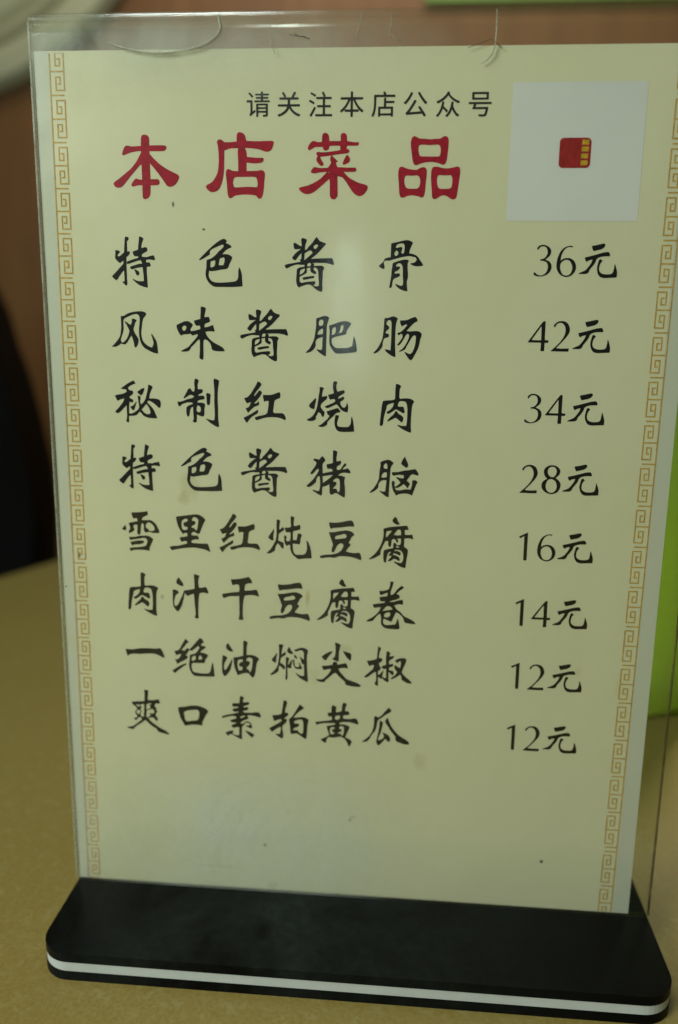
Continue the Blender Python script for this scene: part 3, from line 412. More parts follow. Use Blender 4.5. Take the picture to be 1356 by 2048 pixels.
    '油': '586,983 561,964 554,951 550,927 547,897 548,756 545,741 542,616 538,577 468,554 409,538 357,528 307,523 293,518 305,378 318,281 328,238 340,202 376,105 399,52 407,52 507,93 561,110 588,117 637,119 664,113 683,104 700,87 725,50 756,19 773,5 783,0 816,35 834,76 855,166 871,308 884,375 897,415 908,441 923,466 947,495 948,499 929,529 898,557 867,576 824,593 773,605 740,609 642,602 633,605 634,745 639,822 648,868 665,924 659,931 596,981 590,984|164,893 132,863 121,845 115,828 113,813 112,787 118,762 127,743 138,726 153,711 178,693 200,681 223,674 239,672 289,677 291,679 289,686 253,757 204,828 170,893|27,570 22,559 5,394 2,326 0,191 2,155 10,103 25,55 39,32 62,7 69,2 109,35 144,73 176,117 203,167 228,235 248,312 266,417 266,475 264,480 258,473 157,277 126,225 92,178 86,177 65,184 59,192 51,244 51,272 61,329 72,366 82,389 126,460 141,510 134,520 99,542|685,532 715,534 752,523 771,508 781,485 781,435 776,372 765,283 758,246 750,213 733,165 722,152 708,143 704,148 698,178 692,191 677,206 636,233 630,244 626,261 628,270 673,311 691,333 701,354 710,382 713,402 709,417 702,431 636,438 629,441 627,445 629,486 633,504 668,525|473,477 507,479 527,476 537,428 533,422 483,401 465,388 448,367 438,347 434,328 437,315 443,302 453,292 466,285 513,277 517,269 523,226 525,211 523,206 504,190 483,182 460,180 436,182 431,184 414,214 408,231 397,326 398,391 403,423 412,443 424,455 437,462',
    '炖': '588,1058 585,1052 585,936 593,833 591,810 586,797 573,785 559,781 525,775 440,770 436,769 435,765 470,663 474,656 543,661 573,655 581,651 582,547 574,464 571,453 567,450 514,437 506,435 500,438 480,458 473,476 476,493 490,527 491,536 448,583 444,586 440,584 428,570 426,543 426,489 434,424 442,392 454,360 475,331 494,315 528,341 540,347 559,349 570,344 574,326 574,288 579,243 587,205 608,149 627,117 659,83 725,26 750,9 772,2 788,0 826,1 945,20 1062,26 1099,30 1102,35 1102,43 1085,192 1077,245 1062,307 1036,379 1013,424 998,449 986,460 974,467 970,467 968,463 977,395 983,324 984,276 982,254 978,225 968,188 952,155 940,140 913,121 891,114 869,111 835,111 738,106 711,112 689,127 676,141 662,165 651,199 642,252 638,304 638,375 646,378 694,378 743,373 795,364 801,367 819,414 823,444 825,495 829,519 861,597 858,602 833,627 819,635 802,640 761,637 758,631 730,475 719,472 648,469 642,472 639,611 641,653 650,688 657,693 726,710 815,737 819,750 823,802 816,827 805,852 801,855 720,824 687,821 665,822 661,825 658,873 658,923 662,959 678,1027 653,1045 641,1050 617,1056|273,965 251,959 246,953 240,811 242,648 240,587 235,529 224,468 208,425 187,381 133,282 103,236 77,204 2,129 0,119 3,113 39,113 61,116 95,126 123,139 156,159 206,197 209,206 205,224 206,242 218,283 246,345 255,357 272,372 276,373 284,366 324,319 373,253 391,246 399,245 405,251 413,268 416,288 416,339 413,394 328,427 285,454 282,458 281,466 291,543 293,587 300,608 311,624 331,643 365,669 418,702 424,710 427,721 425,737 415,762 401,784 397,786 320,718 316,716 312,717 311,769 313,811 329,938 322,947 298,962 289,965|174,728 56,555 48,540 44,522 43,502 46,496 100,455 115,446 135,442 161,442 166,447 164,540 166,579 180,664 180,706 178,724',
    '烧': '647,1176 635,1173 612,1160 602,1108 601,1010 608,964 623,899 618,895 576,879 496,860 492,853 496,829 505,801 533,746 539,744 594,762 625,761 640,755 648,746 655,728 657,710 630,688 593,665 470,613 417,588 415,584 433,562 450,552 469,549 489,552 543,570 617,610 681,639 691,640 740,590 779,533 804,510 838,489 879,472 910,464 944,460 950,478 956,513 960,552 960,587 956,620 934,684 932,685 929,680 918,629 912,610 895,585 876,566 841,572 819,584 805,600 790,623 777,659 773,700 838,739 852,754 865,777 866,787 850,820 845,823 841,822 739,773 733,777 725,799 728,806 774,845 832,880 860,901 873,920 878,938 853,968 847,971 792,959 712,936 706,937 686,981 679,1028 678,1061 680,1075 702,1150 697,1156 672,1170 655,1176|292,1033 289,1029 290,953 287,933 268,820 246,656 232,574 208,493 179,430 161,401 134,366 107,339 78,316 0,278 3,255 10,250 49,239 83,237 139,245 168,256 187,267 197,276 206,288 208,303 206,336 211,351 241,401 259,444 264,451 293,435 317,417 328,401 352,344 382,344 398,379 410,433 408,456 397,473 363,504 334,545 319,577 318,602 327,629 349,661 394,706 442,745 457,763 466,779 471,800 466,816 458,832 453,836 379,814 356,811 348,814 353,885 361,936 368,957 392,1008 375,1019 333,1034|193,776 78,653 57,627 47,609 45,590 48,580 55,569 85,543 107,530 124,524 160,520 166,521 169,525 187,634 206,708 211,737 208,756 200,774 197,777|711,553 622,529 462,474 460,469 463,459 473,422 493,387 499,383 522,386 525,384 518,357 500,326 469,285 401,227 350,179 319,158 263,134 256,128 271,122 315,110 340,106 367,107 411,119 447,141 473,170 476,185 476,212 484,233 496,249 533,290 606,354 632,382 654,410 677,433 700,444 762,458 778,474 783,485 782,489 725,552 719,555|669,390 665,377 645,263 644,222 647,180 657,129 670,94 692,55 714,32 739,15 774,5 860,0 1003,5 1096,16 1110,21 1099,129 1082,256 1068,310 1045,369 1042,367 1032,299 1027,208 1017,179 1000,150 976,129 943,118 825,115 783,119 750,125 731,133 717,147 709,163 707,180 708,219 749,371 743,379 732,387 690,391',
    '焖': '237,969 222,966 219,962 219,919 223,853 223,719 219,621 209,527 186,414 177,384 165,356 147,326 131,304 74,237 1,166 0,159 4,148 10,142 59,150 96,166 148,202 182,231 199,249 208,262 214,280 215,314 211,343 214,363 225,383 238,398 242,399 246,396 342,301 348,303 360,317 367,337 375,382 373,392 318,443 264,479 254,494 251,506 250,515 253,533 264,575 271,595 280,611 296,628 308,637 370,677 392,703 398,716 376,781 370,778 341,744 326,730 300,715 288,710 285,712 292,785 301,842 332,942 326,947 274,968 255,970|475,907 451,874 431,828 427,812 425,793 431,774 453,749 481,732 511,724 555,721 574,743 577,753 527,823 505,859 483,901 479,906|774,899 730,889 664,858 636,847 608,841 604,836 627,793 631,789 681,803 747,830 773,831 795,826 814,816 831,794 840,775 844,750 846,715 842,593 837,593 744,670 738,674 736,671 767,583 785,508 799,474 808,461 839,469 844,466 854,290 854,229 847,162 843,154 837,153 791,156 761,163 731,176 679,207 638,227 631,228 636,218 715,125 746,96 780,74 893,12 916,3 933,0 942,5 951,13 952,39 924,446 921,622 926,711 947,798 949,825 943,840 932,852 909,870 876,889 859,895 833,900 815,901|170,741 100,637 56,583 41,556 41,541 48,526 78,499 119,467 123,468 143,488 148,497 151,513 152,571 172,697 172,736|613,714 609,710 599,678 599,661 603,649 611,637 628,621 663,601 670,601 684,616 683,624 656,669 625,705|420,639 411,636 398,627 393,620 392,273 388,161 381,56 383,44 408,28 411,29 421,39 431,56 436,100 436,265 433,324 433,358 437,360 461,349 482,344 521,343 528,346 533,433 554,522 560,565 560,575 557,578 538,558 507,518 475,456 465,445 448,435 448,448 457,512 464,537 485,599 483,603 442,634 429,639|581,584 579,580 575,535 575,492 579,463 583,441 593,412 608,382 620,363 640,344 654,337 669,333 732,330 773,332 791,338 805,356 805,366 751,473 736,492 710,510 706,510 707,506 728,462 733,447 733,425 728,403 723,399 695,388 677,384 658,386 645,391 631,403 622,424 616,451 603,581 598,586',
    '爽': '500,1213 497,1210 496,1196 502,1119 502,1057 493,934 490,902 487,898 278,879 179,867 164,864 160,858 170,814 178,799 201,778 239,755 256,738 274,714 298,673 294,664 269,641 250,619 243,603 240,582 249,542 257,527 283,497 291,484 293,475 293,461 283,446 270,437 208,416 208,405 215,369 222,366 259,368 280,377 294,392 318,436 328,445 396,438 400,429 406,384 400,377 299,293 212,224 180,202 136,181 103,174 39,166 6,156 0,152 1,149 61,125 95,115 171,100 205,144 229,169 254,191 331,249 428,317 491,371 498,374 516,361 615,265 655,230 775,152 793,133 819,84 834,69 861,55 882,49 961,33 1086,1 1099,0 1113,23 1115,33 1069,74 1008,117 909,163 859,192 703,301 655,338 624,370 585,425 584,430 588,434 644,450 682,454 703,452 722,443 749,415 791,360 796,358 800,361 826,405 829,416 829,432 819,456 795,484 781,506 776,524 775,535 780,553 787,569 824,629 822,634 791,663 802,700 802,718 800,724 781,747 756,768 753,775 786,850 877,846 884,852 901,882 867,960 860,966 751,942 700,935 585,932 583,941 589,1061 605,1195 597,1200|628,843 650,843 667,833 674,825 669,820 621,801 616,795 651,728 650,722 596,688 566,678 538,673 535,677 536,692 545,814 552,819|446,813 477,813 481,811 482,806 476,629 460,470 454,465 392,473 388,480 381,525 380,545 385,570 395,587 415,612 419,621 378,670 377,675 415,726 417,733 380,771 373,768 340,732 334,731 265,797 266,799 272,800 366,785 385,790 430,810|697,690 704,690 709,686 733,642 741,614 743,582 714,571 694,567 675,567 622,572 611,571 615,562 644,523 642,516 571,450 565,451 531,468 529,472 529,481 542,625 547,648 619,673|328,648 352,644 390,622 392,617 331,531 326,528 301,543 286,558 278,573 268,608 272,615 296,633 314,643',
    '特': '678,1125 672,1121 669,1109 640,894 635,837 628,833 515,796 511,793 510,787 510,775 515,746 527,715 537,702 549,694 571,688 594,688 627,691 630,689 636,660 630,655 534,630 473,611 365,571 360,564 363,525 368,520 403,521 603,586 674,604 687,603 711,563 721,537 719,531 661,526 621,518 451,465 440,459 437,439 439,426 450,412 467,404 475,404 503,408 557,425 597,434 702,450 720,452 726,450 729,444 744,283 749,148 745,145 695,141 640,140 599,148 566,158 503,187 486,185 480,181 489,170 546,122 597,81 635,55 693,31 748,14 806,0 831,0 836,3 837,11 823,343 825,456 831,461 870,462 899,467 910,474 915,480 918,500 909,533 890,559 882,561 823,555 819,557 814,610 828,615 873,619 917,620 1007,606 1020,617 1027,635 1011,672 1003,713 1000,716 913,699 853,679 828,674 726,680 722,689 719,713 720,729 771,766 819,787 834,796 846,810 852,826 855,843 852,859 843,874 829,887 818,890 792,890 779,888 748,878 723,867 717,870 717,910 725,959 771,1079 768,1084 711,1121 701,1125|362,1119 350,1116 340,1105 331,1069 307,788 302,768 277,751 234,714 207,696 189,687 175,686 162,691 155,699 155,722 164,735 185,752 210,779 212,785 209,795 186,809 155,820 139,822 108,822 103,821 100,817 103,781 100,726 93,683 92,664 94,644 103,625 114,611 158,568 181,549 200,540 206,541 279,589 283,589 280,525 87,328 21,266 2,246 0,242 39,196 92,159 98,157 102,158 118,169 135,187 177,249 254,348 285,373 289,374 292,334 294,215 292,163 286,132 281,127 243,126 241,122 250,108 292,63 307,48 321,41 340,43 345,46 354,75 358,95 355,166 352,409 354,527 353,541 358,663 364,675 402,704 424,726 436,748 443,777 441,787 426,802 385,795 380,798 383,879 381,945 383,997 386,1017 393,1028 409,1041 420,1054 429,1075 425,1092 411,1108 389,1117 375,1120|530,405 531,395 571,294 578,282 591,272 610,262 616,262 636,282 646,298 651,318 646,337 638,349 625,363 593,384 556,400',
    '猪': '655,1127 634,1120 624,1114 621,1109 623,831 594,814 571,806 486,794 481,787 474,764 481,726 497,681 501,679 560,688 581,686 596,677 609,662 618,647 620,630 615,627 388,571 385,577 380,660 379,774 381,791 385,804 392,817 424,851 445,883 419,937 395,962 370,977 361,979 299,897 227,912 187,917 178,916 157,888 155,880 198,856 223,837 231,819 229,797 221,774 200,733 179,701 118,616 89,566 87,556 117,537 140,549 154,559 178,584 229,647 246,660 274,675 280,674 282,668 286,646 285,629 277,608 256,569 175,444 139,399 4,267 0,261 0,257 15,234 49,232 76,235 95,244 117,258 192,319 211,340 221,355 226,370 231,413 240,439 273,498 279,502 307,495 312,492 314,488 324,384 325,286 317,208 298,142 294,137 289,137 155,169 150,167 142,156 142,152 145,148 207,106 288,57 319,41 353,31 364,47 373,71 375,101 374,189 385,243 390,246 476,273 539,310 542,307 544,288 550,205 550,136 553,115 561,89 581,56 588,55 637,74 685,102 706,103 723,98 746,87 831,33 908,0 911,3 915,16 921,57 921,173 919,190 918,250 902,343 899,392 917,492 903,501 841,522 816,526 759,527 754,530 766,547 790,570 843,590 878,598 924,599 987,589 1019,587 1036,597 1044,606 1046,612 1020,662 979,705 973,706 917,685 896,679 877,679 858,683 860,692 876,712 904,742 944,776 940,811 908,825 902,824 894,814 848,746 818,695 801,675 789,666 772,661 726,668 722,671 712,698 712,709 717,722 724,735 744,755 787,783 805,800 818,832 818,855 814,878 809,881 715,865 708,867 707,953 725,1093 721,1099 691,1115 672,1124|611,537 623,537 623,533 571,479 462,390 397,342 391,339 389,340 387,439 384,456 384,494 387,501 492,519|713,459 722,460 739,458 765,444 774,435 782,422 791,387 794,355 796,218 794,195 792,178 786,158 771,132 765,125 752,131 739,144 726,188 715,201 690,210 633,207 638,218 704,301 715,323 717,333 707,365 703,371 639,382 631,384 629,388 663,430 678,444 691,452',
    '瓜': '646,1037 573,949 487,835 461,810 403,765 393,762 344,787 325,793 305,788 292,777 290,770 289,742 290,606 283,526 272,459 262,421 247,376 232,340 214,308 166,235 140,205 98,166 3,89 0,82 8,67 14,66 71,79 118,96 140,112 156,128 180,161 193,184 231,266 256,303 299,359 326,407 343,459 360,530 367,608 373,641 383,668 392,684 411,705 475,754 552,822 608,864 676,905 690,916 704,933 718,962 719,971 654,1036 650,1039|627,767 600,737 587,716 572,687 567,665 568,649 573,634 592,600 645,526 717,407 747,368 800,312 829,271 837,250 833,205 835,188 842,168 854,147 872,132 913,112 1065,63 1092,59 1127,61 1190,77 1189,86 1161,140 1136,165 1111,184 984,263 930,298 876,346 810,421 760,486 730,531 711,565 674,647 633,765 631,768|436,680 433,668 426,536 417,458 381,248 364,161 356,105 358,80 362,63 372,41 381,26 390,17 415,0 443,20 476,52 576,187 582,187 632,134 672,104 687,119 697,135 704,156 708,178 703,211 693,239 679,265 659,289 627,313 593,332 562,345 511,361 507,359 507,355 533,301 546,262 547,240 539,220 515,193 495,178 465,160 440,151 399,148 394,151 418,228 457,335 472,388 501,529 516,629 512,638 446,678 440,681',
    '秘': '464,996 365,946 315,917 200,837 156,803 160,799 213,787 276,783 284,770 296,742 295,735 290,730 255,705 207,683 163,672 77,658 22,643 7,636 7,628 38,555 54,528 69,510 79,514 128,541 154,550 224,566 228,566 230,563 211,510 183,466 147,419 98,362 12,274 0,248 1,242 11,231 24,223 43,219 74,222 96,231 117,247 153,281 271,404 275,408 280,407 280,269 283,185 280,126 274,92 255,31 265,22 305,0 311,2 321,11 326,30 329,148 332,157 449,165 504,177 517,184 529,195 561,233 591,265 597,263 610,254 631,234 663,191 682,172 712,154 746,140 812,123 859,117 912,114 1001,115 1011,130 1008,142 943,302 920,337 890,376 861,409 787,482 785,489 812,527 817,532 864,516 897,498 950,461 984,435 1043,379 1062,365 1071,362 1092,367 1097,376 1112,435 1113,464 1111,485 1101,520 1089,545 1081,553 1064,564 1030,574 962,583 934,585 842,581 836,583 841,628 854,688 866,719 927,855 924,860 880,888 860,898 847,900 825,902 819,899 814,843 805,797 763,632 744,571 723,531 709,510 693,490 672,470 640,444 634,440 629,441 615,481 611,502 612,525 625,584 626,625 619,630 548,645 547,640 557,626 559,614 569,499 585,393 582,361 574,342 559,321 532,295 492,265 456,243 419,226 393,218 345,215 337,218 342,386 354,488 361,491 427,475 445,501 450,515 443,536 438,543 417,557 359,587 358,610 374,627 423,661 434,671 445,686 457,714 441,744 429,757 412,763 390,761 373,765 348,787 325,819 331,826 363,855 388,872 421,889 517,928 515,934 474,992 470,996|709,825 662,809 640,798 598,769 547,726 583,686 608,666 639,647 648,650 679,689 692,710 709,750 722,791 723,808 719,824|516,505 468,438 442,413 417,398 371,380 367,376 402,320 422,303 448,293 455,296 471,332 509,433 522,481 521,502 520,505|756,445 763,445 791,410 810,383 825,354 844,304 850,279 853,237 841,224 826,215 802,210 769,209 740,218 706,242 682,265 645,312 645,317 650,325',
    '素': '495,1182 482,1179 479,1174 465,1010 460,992 420,987 290,977 283,972 275,949 282,916 292,888 296,884 429,890 437,887 431,874 414,859 383,850 330,840 297,828 283,810 279,796 281,790 313,757 335,746 375,747 434,761 439,756 437,736 324,700 129,653 62,628 5,603 0,599 23,564 31,559 113,592 175,611 246,628 301,631 372,619 375,612 374,574 371,564 293,541 224,514 219,508 233,475 250,462 288,453 363,450 376,447 377,445 357,428 331,412 249,378 250,369 259,347 269,332 286,314 303,306 320,304 377,327 404,331 448,324 454,320 445,137 441,112 437,109 414,108 370,110 343,118 279,144 277,150 292,180 298,199 301,226 298,234 226,222 184,211 99,172 93,167 93,163 123,108 138,93 163,79 172,81 221,129 250,124 288,110 369,61 445,20 480,4 503,0 520,5 525,11 520,272 527,333 535,353 546,369 579,404 613,452 625,461 638,466 667,469 686,465 703,455 735,422 736,416 723,403 706,393 690,390 625,388 620,387 621,383 664,349 685,336 710,327 758,314 766,315 777,326 783,338 784,356 782,376 772,411 753,452 734,477 705,495 680,500 659,502 626,495 608,485 575,451 562,442 543,434 524,430 499,428 490,454 493,463 534,499 561,518 662,561 681,574 689,585 697,603 661,655 663,659 675,665 696,671 715,672 796,667 852,659 948,632 986,627 1002,628 1007,631 1014,663 1006,691 983,736 964,756 937,765 922,767 878,765 803,750 768,746 640,739 592,742 582,744 572,751 557,771 560,778 587,793 643,804 668,813 679,824 694,858 688,871 669,895 592,881 571,889 561,898 559,902 605,926 671,948 703,962 708,968 716,981 716,1005 710,1021 705,1027 699,1030 559,1019 557,1024 556,1039 557,1063 582,1146 555,1167 530,1180 516,1183|559,651 579,653 602,649 605,645 604,634 516,585 503,579 499,580 478,609 478,613 482,618 533,642|602,244 602,240 610,230 657,172 731,96 754,78 783,59 789,58 819,96 839,142 840,146 837,150 745,201 692,226 642,239',
    '红': '342,970 337,966 300,888 270,840 194,717 146,652 110,617 90,602 75,595 23,583 18,580 20,570 40,525 53,500 78,461 87,460 171,488 177,486 156,425 142,399 132,385 113,369 99,360 84,355 52,350 49,347 77,283 108,240 116,244 176,309 235,363 256,379 275,388 349,416 367,430 377,445 361,506 356,512 326,482 301,464 284,460 263,460 257,461 253,465 329,542 377,603 426,676 437,707 437,718 432,734 418,751 397,760 376,762 368,754 333,714 273,636 268,635 264,636 252,646 255,657 292,717 323,757 364,802 431,900 431,906 417,928 398,951 381,961|848,736 720,687 664,670 622,665 528,663 484,666 470,666 465,664 464,626 468,587 489,507 494,505 536,521 557,526 590,522 597,517 597,499 589,389 571,275 560,246 554,236 537,218 524,211 505,203 440,185 354,167 269,136 267,132 273,103 284,82 298,72 319,70 359,81 442,113 519,132 597,144 688,148 784,144 849,134 912,115 952,98 981,81 985,79 989,81 1001,119 998,144 990,168 974,199 962,218 950,231 929,242 887,248 747,244 723,253 703,271 698,278 720,421 725,483 735,524 746,541 768,558 804,575 860,596 866,603 875,657 875,683 873,696 857,734 854,737|333,314 186,217 111,176 0,119 3,109 34,52 72,1 76,0 80,4 131,75 175,123 234,171 310,213 333,233 344,252 347,268 342,310 340,314',
    '绝': '723,1025 668,965 458,713 451,712 406,744 398,746 344,689 328,677 315,673 296,672 265,678 260,693 265,712 276,728 325,780 372,851 393,872 436,902 434,908 360,983 356,986 352,985 237,787 209,727 191,702 174,687 153,675 71,654 66,651 66,645 82,591 107,538 114,538 185,571 213,575 231,573 236,570 224,539 209,512 182,475 162,453 145,441 128,434 105,433 78,436 73,435 72,430 103,371 122,317 128,305 135,307 201,354 300,405 381,462 402,480 396,539 393,545 387,545 351,529 347,530 347,532 388,601 446,687 455,690 498,677 510,678 525,685 552,703 652,793 673,803 689,804 699,789 703,776 704,765 699,750 645,661 621,631 590,608 464,565 457,559 450,448 433,354 430,295 435,241 445,193 458,150 478,108 510,54 533,26 552,15 595,5 668,0 779,3 887,2 1045,10 1081,17 1084,22 1084,28 1057,299 1049,340 1031,396 1027,393 1025,382 1004,281 991,207 980,167 964,134 955,120 941,105 926,97 889,85 830,82 710,85 603,98 570,105 554,112 539,121 525,138 511,166 503,194 497,229 498,281 506,323 511,335 519,344 532,350 557,354 597,356 644,354 830,364 834,373 849,430 864,472 931,571 931,575 925,579 855,618 822,629 754,640 738,647 728,654 728,658 731,663 768,698 791,718 835,747 851,761 856,768 863,786 866,803 864,807 859,809 822,813 785,821 768,828 746,845 747,851 782,888 822,912 825,917 794,974 781,993 768,1006 756,1013 729,1026|721,561 728,561 734,556 749,540 766,515 769,500 769,479 766,463 763,459 694,450 686,450 682,455 680,487 687,522 696,541 709,554|579,543 597,546 602,542 609,462 578,434 548,416 527,414 509,418 506,423 504,459 510,492 517,512 528,526 540,534|365,338 266,303 211,274 5,137 0,132 0,128 25,87 55,60 61,56 65,56 125,117 194,177 281,245 347,288 359,300 365,311 371,336 369,338',
    '肉': '351,1111 347,1096 342,1017 338,788 336,764 308,751 278,742 225,736 157,735 72,719 65,716 61,712 46,658 35,583 6,270 0,170 1,149 10,145 45,139 59,154 71,175 77,206 87,305 102,394 115,447 144,546 150,603 164,623 176,633 194,642 255,665 310,679 316,679 317,676 296,600 288,584 273,561 244,529 224,513 172,477 161,469 154,458 149,448 149,442 175,426 194,422 212,428 271,467 343,520 363,527 380,525 406,513 527,446 537,443 562,457 570,465 557,537 546,571 537,585 525,594 506,598 468,593 433,593 412,604 404,615 414,664 420,680 428,697 442,714 454,720 480,725 545,718 566,712 581,704 602,678 613,648 626,575 630,532 632,377 626,243 616,157 614,153 609,152 523,150 488,155 428,172 408,165 405,160 419,147 480,104 553,61 648,17 700,0 713,0 729,8 732,13 721,106 717,217 725,477 732,579 739,626 747,657 758,679 780,710 782,718 748,751 735,760 707,774 670,784 623,789 545,788 485,777 464,776 446,783 439,795 435,821 435,898 439,979 447,1018 455,1032 471,1052 473,1060 437,1090 412,1105 383,1112|364,496 325,431 304,402 240,346 209,313 174,268 173,262 186,246 194,248 296,301 340,329 360,334 375,331 389,323 428,292 461,261 501,231 507,230 519,243 531,264 542,307 541,330 531,356 521,369 500,388 424,434 408,452 391,484 374,494',
    '肠': '415,970 389,963 334,941 292,934 250,931 236,927 230,868 227,760 219,650 208,535 197,478 186,442 165,390 139,337 113,291 66,224 0,154 2,148 17,136 23,137 63,150 97,171 123,192 163,238 190,276 203,304 207,332 206,371 208,385 218,429 231,463 243,478 257,487 311,501 325,508 335,517 341,527 345,541 345,553 339,571 331,581 319,586 276,592 270,605 269,623 275,635 286,647 332,686 347,709 344,732 335,750 285,792 280,812 283,831 295,853 321,884 355,886 367,882 378,874 389,856 396,827 399,788 399,532 395,331 389,217 387,214 383,214 340,227 306,233 259,234 255,233 255,229 280,192 293,177 345,137 410,96 451,76 474,69 500,66 504,68 504,94 490,312 486,447 491,716 495,781 501,816 517,877 537,923 518,940 489,957 461,967 441,971|920,965 851,942 780,908 739,894 677,886 591,884 589,880 589,868 594,827 599,808 612,781 631,752 637,753 690,786 722,797 732,798 736,797 753,779 685,697 632,645 605,628 537,603 533,599 535,593 561,554 567,555 616,588 622,590 645,573 651,563 654,550 654,536 650,514 645,496 634,472 579,394 535,341 537,336 557,325 597,345 616,365 651,419 723,551 744,574 766,590 772,591 795,570 802,552 803,536 799,512 786,469 760,407 726,345 695,297 668,263 594,203 583,189 583,185 585,184 625,195 675,215 703,230 719,245 730,264 760,326 849,485 876,528 891,543 915,558 923,559 944,545 958,528 960,499 954,455 950,386 940,327 916,247 890,190 880,173 858,150 842,143 824,142 794,148 735,177 718,179 707,175 744,116 799,41 822,19 851,0 865,4 879,12 897,37 973,179 1003,243 1014,271 1037,350 1056,471 1079,538 1086,569 1082,595 1074,609 1063,619 1039,636 1019,645 998,651 954,654 910,652 839,644 809,643 748,651 743,653 745,659 810,733 881,808 907,830 926,844 981,872 981,893 975,916 962,934 932,964 926,966',
    '肥': '418,907 382,898 307,871 244,855 239,851 231,800 234,703 230,656 207,485 189,395 161,315 124,237 97,193 68,154 2,85 0,79 7,71 13,70 58,80 99,92 116,101 154,129 190,168 203,186 215,210 228,254 221,292 221,310 232,348 244,371 262,389 297,407 346,424 384,430 387,426 387,420 378,336 379,229 377,197 371,169 359,143 355,139 350,138 268,156 242,156 237,153 309,84 351,52 419,12 460,0 466,2 467,236 473,429 475,606 478,673 487,728 517,809 532,865 529,870 508,886 479,901 446,908|343,823 358,824 372,819 384,812 393,800 400,772 400,757 396,731 385,703 372,689 343,682 313,684 309,685 302,694 292,716 289,735 293,763 301,785 315,807 328,817|863,794 810,786 762,773 643,729 537,693 530,689 529,683 545,563 545,519 536,424 537,341 544,283 551,255 559,234 589,180 621,137 663,89 678,78 696,71 745,66 782,66 921,77 1075,93 1158,109 1163,113 1172,135 1179,165 1171,183 1168,195 1160,274 1142,356 1119,429 1101,463 1096,456 1080,349 1078,305 1072,265 1066,251 1056,238 1042,228 1014,216 953,199 894,192 738,189 717,191 690,198 663,213 622,256 602,288 592,324 594,381 600,403 607,413 617,420 639,430 740,457 876,486 910,499 929,509 927,548 934,570 951,606 976,648 1028,721 1033,731 1032,737 1027,751 1019,758 991,775 962,788 921,796|841,707 850,708 853,705 859,674 860,654 852,613 834,567 822,547 808,536 778,530 754,532 753,536 771,562 779,580 785,604 794,657 803,687 809,695 818,702|668,659 674,660 678,658 690,628 690,595 688,579 676,533 669,519 652,503 626,489 599,481 597,486 598,498 597,570 602,601 609,625 618,637 628,644|379,622 384,623 387,620 392,579 392,551 383,499 375,496 314,495 273,482 271,490 273,522 279,545 289,564 315,590 340,608 354,615',
    '脑': '805,977 771,932 747,889 727,840 720,798 725,791 802,735 831,720 856,712 869,725 880,748 884,782 881,807 867,844 834,902 809,974|381,890 307,867 233,835 238,750 218,619 211,483 202,430 190,392 165,332 124,258 81,198 6,118 1,110 0,103 3,93 7,91 49,104 76,118 107,138 138,163 161,183 185,208 196,224 199,235 197,281 206,314 217,335 231,355 254,379 275,392 306,402 358,406 379,404 385,399 386,391 363,140 352,134 313,129 289,133 247,148 239,147 230,138 244,122 291,81 348,39 380,18 410,3 422,0 443,0 448,1 450,8 450,102 456,283 475,680 483,716 493,738 545,817 539,825 510,850 468,877 441,888 422,892|365,810 372,810 377,804 391,781 399,758 400,729 397,691 395,680 390,677 357,676 338,681 325,693 307,726 317,760 330,784 344,797|1043,688 903,658 821,651 788,645 671,611 625,606 548,603 517,598 509,593 509,576 514,553 526,534 547,514 639,538 689,544 781,535 785,531 793,510 795,495 794,489 785,469 777,459 773,457 718,463 628,487 622,487 613,478 611,473 613,469 671,414 713,363 715,358 681,318 659,296 640,282 593,255 589,254 585,259 579,295 578,326 589,352 589,359 548,397 519,387 512,382 514,306 524,238 534,202 550,162 580,106 620,46 626,46 671,70 711,85 777,95 840,97 883,94 932,84 960,72 991,55 997,55 1085,314 1098,339 1119,370 1117,376 1098,404 1090,411 1071,420 1052,425 1027,425 996,412 990,407 991,336 988,302 980,266 962,204 957,197 872,200 830,199 799,193 748,178 719,173 677,171 654,173 630,177 614,184 602,198 593,229 596,233 607,227 634,228 663,235 685,244 710,258 745,282 786,320 791,321 839,283 851,269 882,224 886,220 888,221 929,305 935,322 935,330 931,343 922,358 901,378 865,407 863,413 946,536 967,554 985,561 1014,559 1116,535 1123,538 1131,551 1135,566 1132,579 1121,604 1105,628 1080,661 1058,685 1051,689|342,592 368,594 380,592 383,587 392,556 393,526 385,479 379,475 331,465 310,464 273,468 269,476 271,504 277,529 285,549 310,575 326,586',
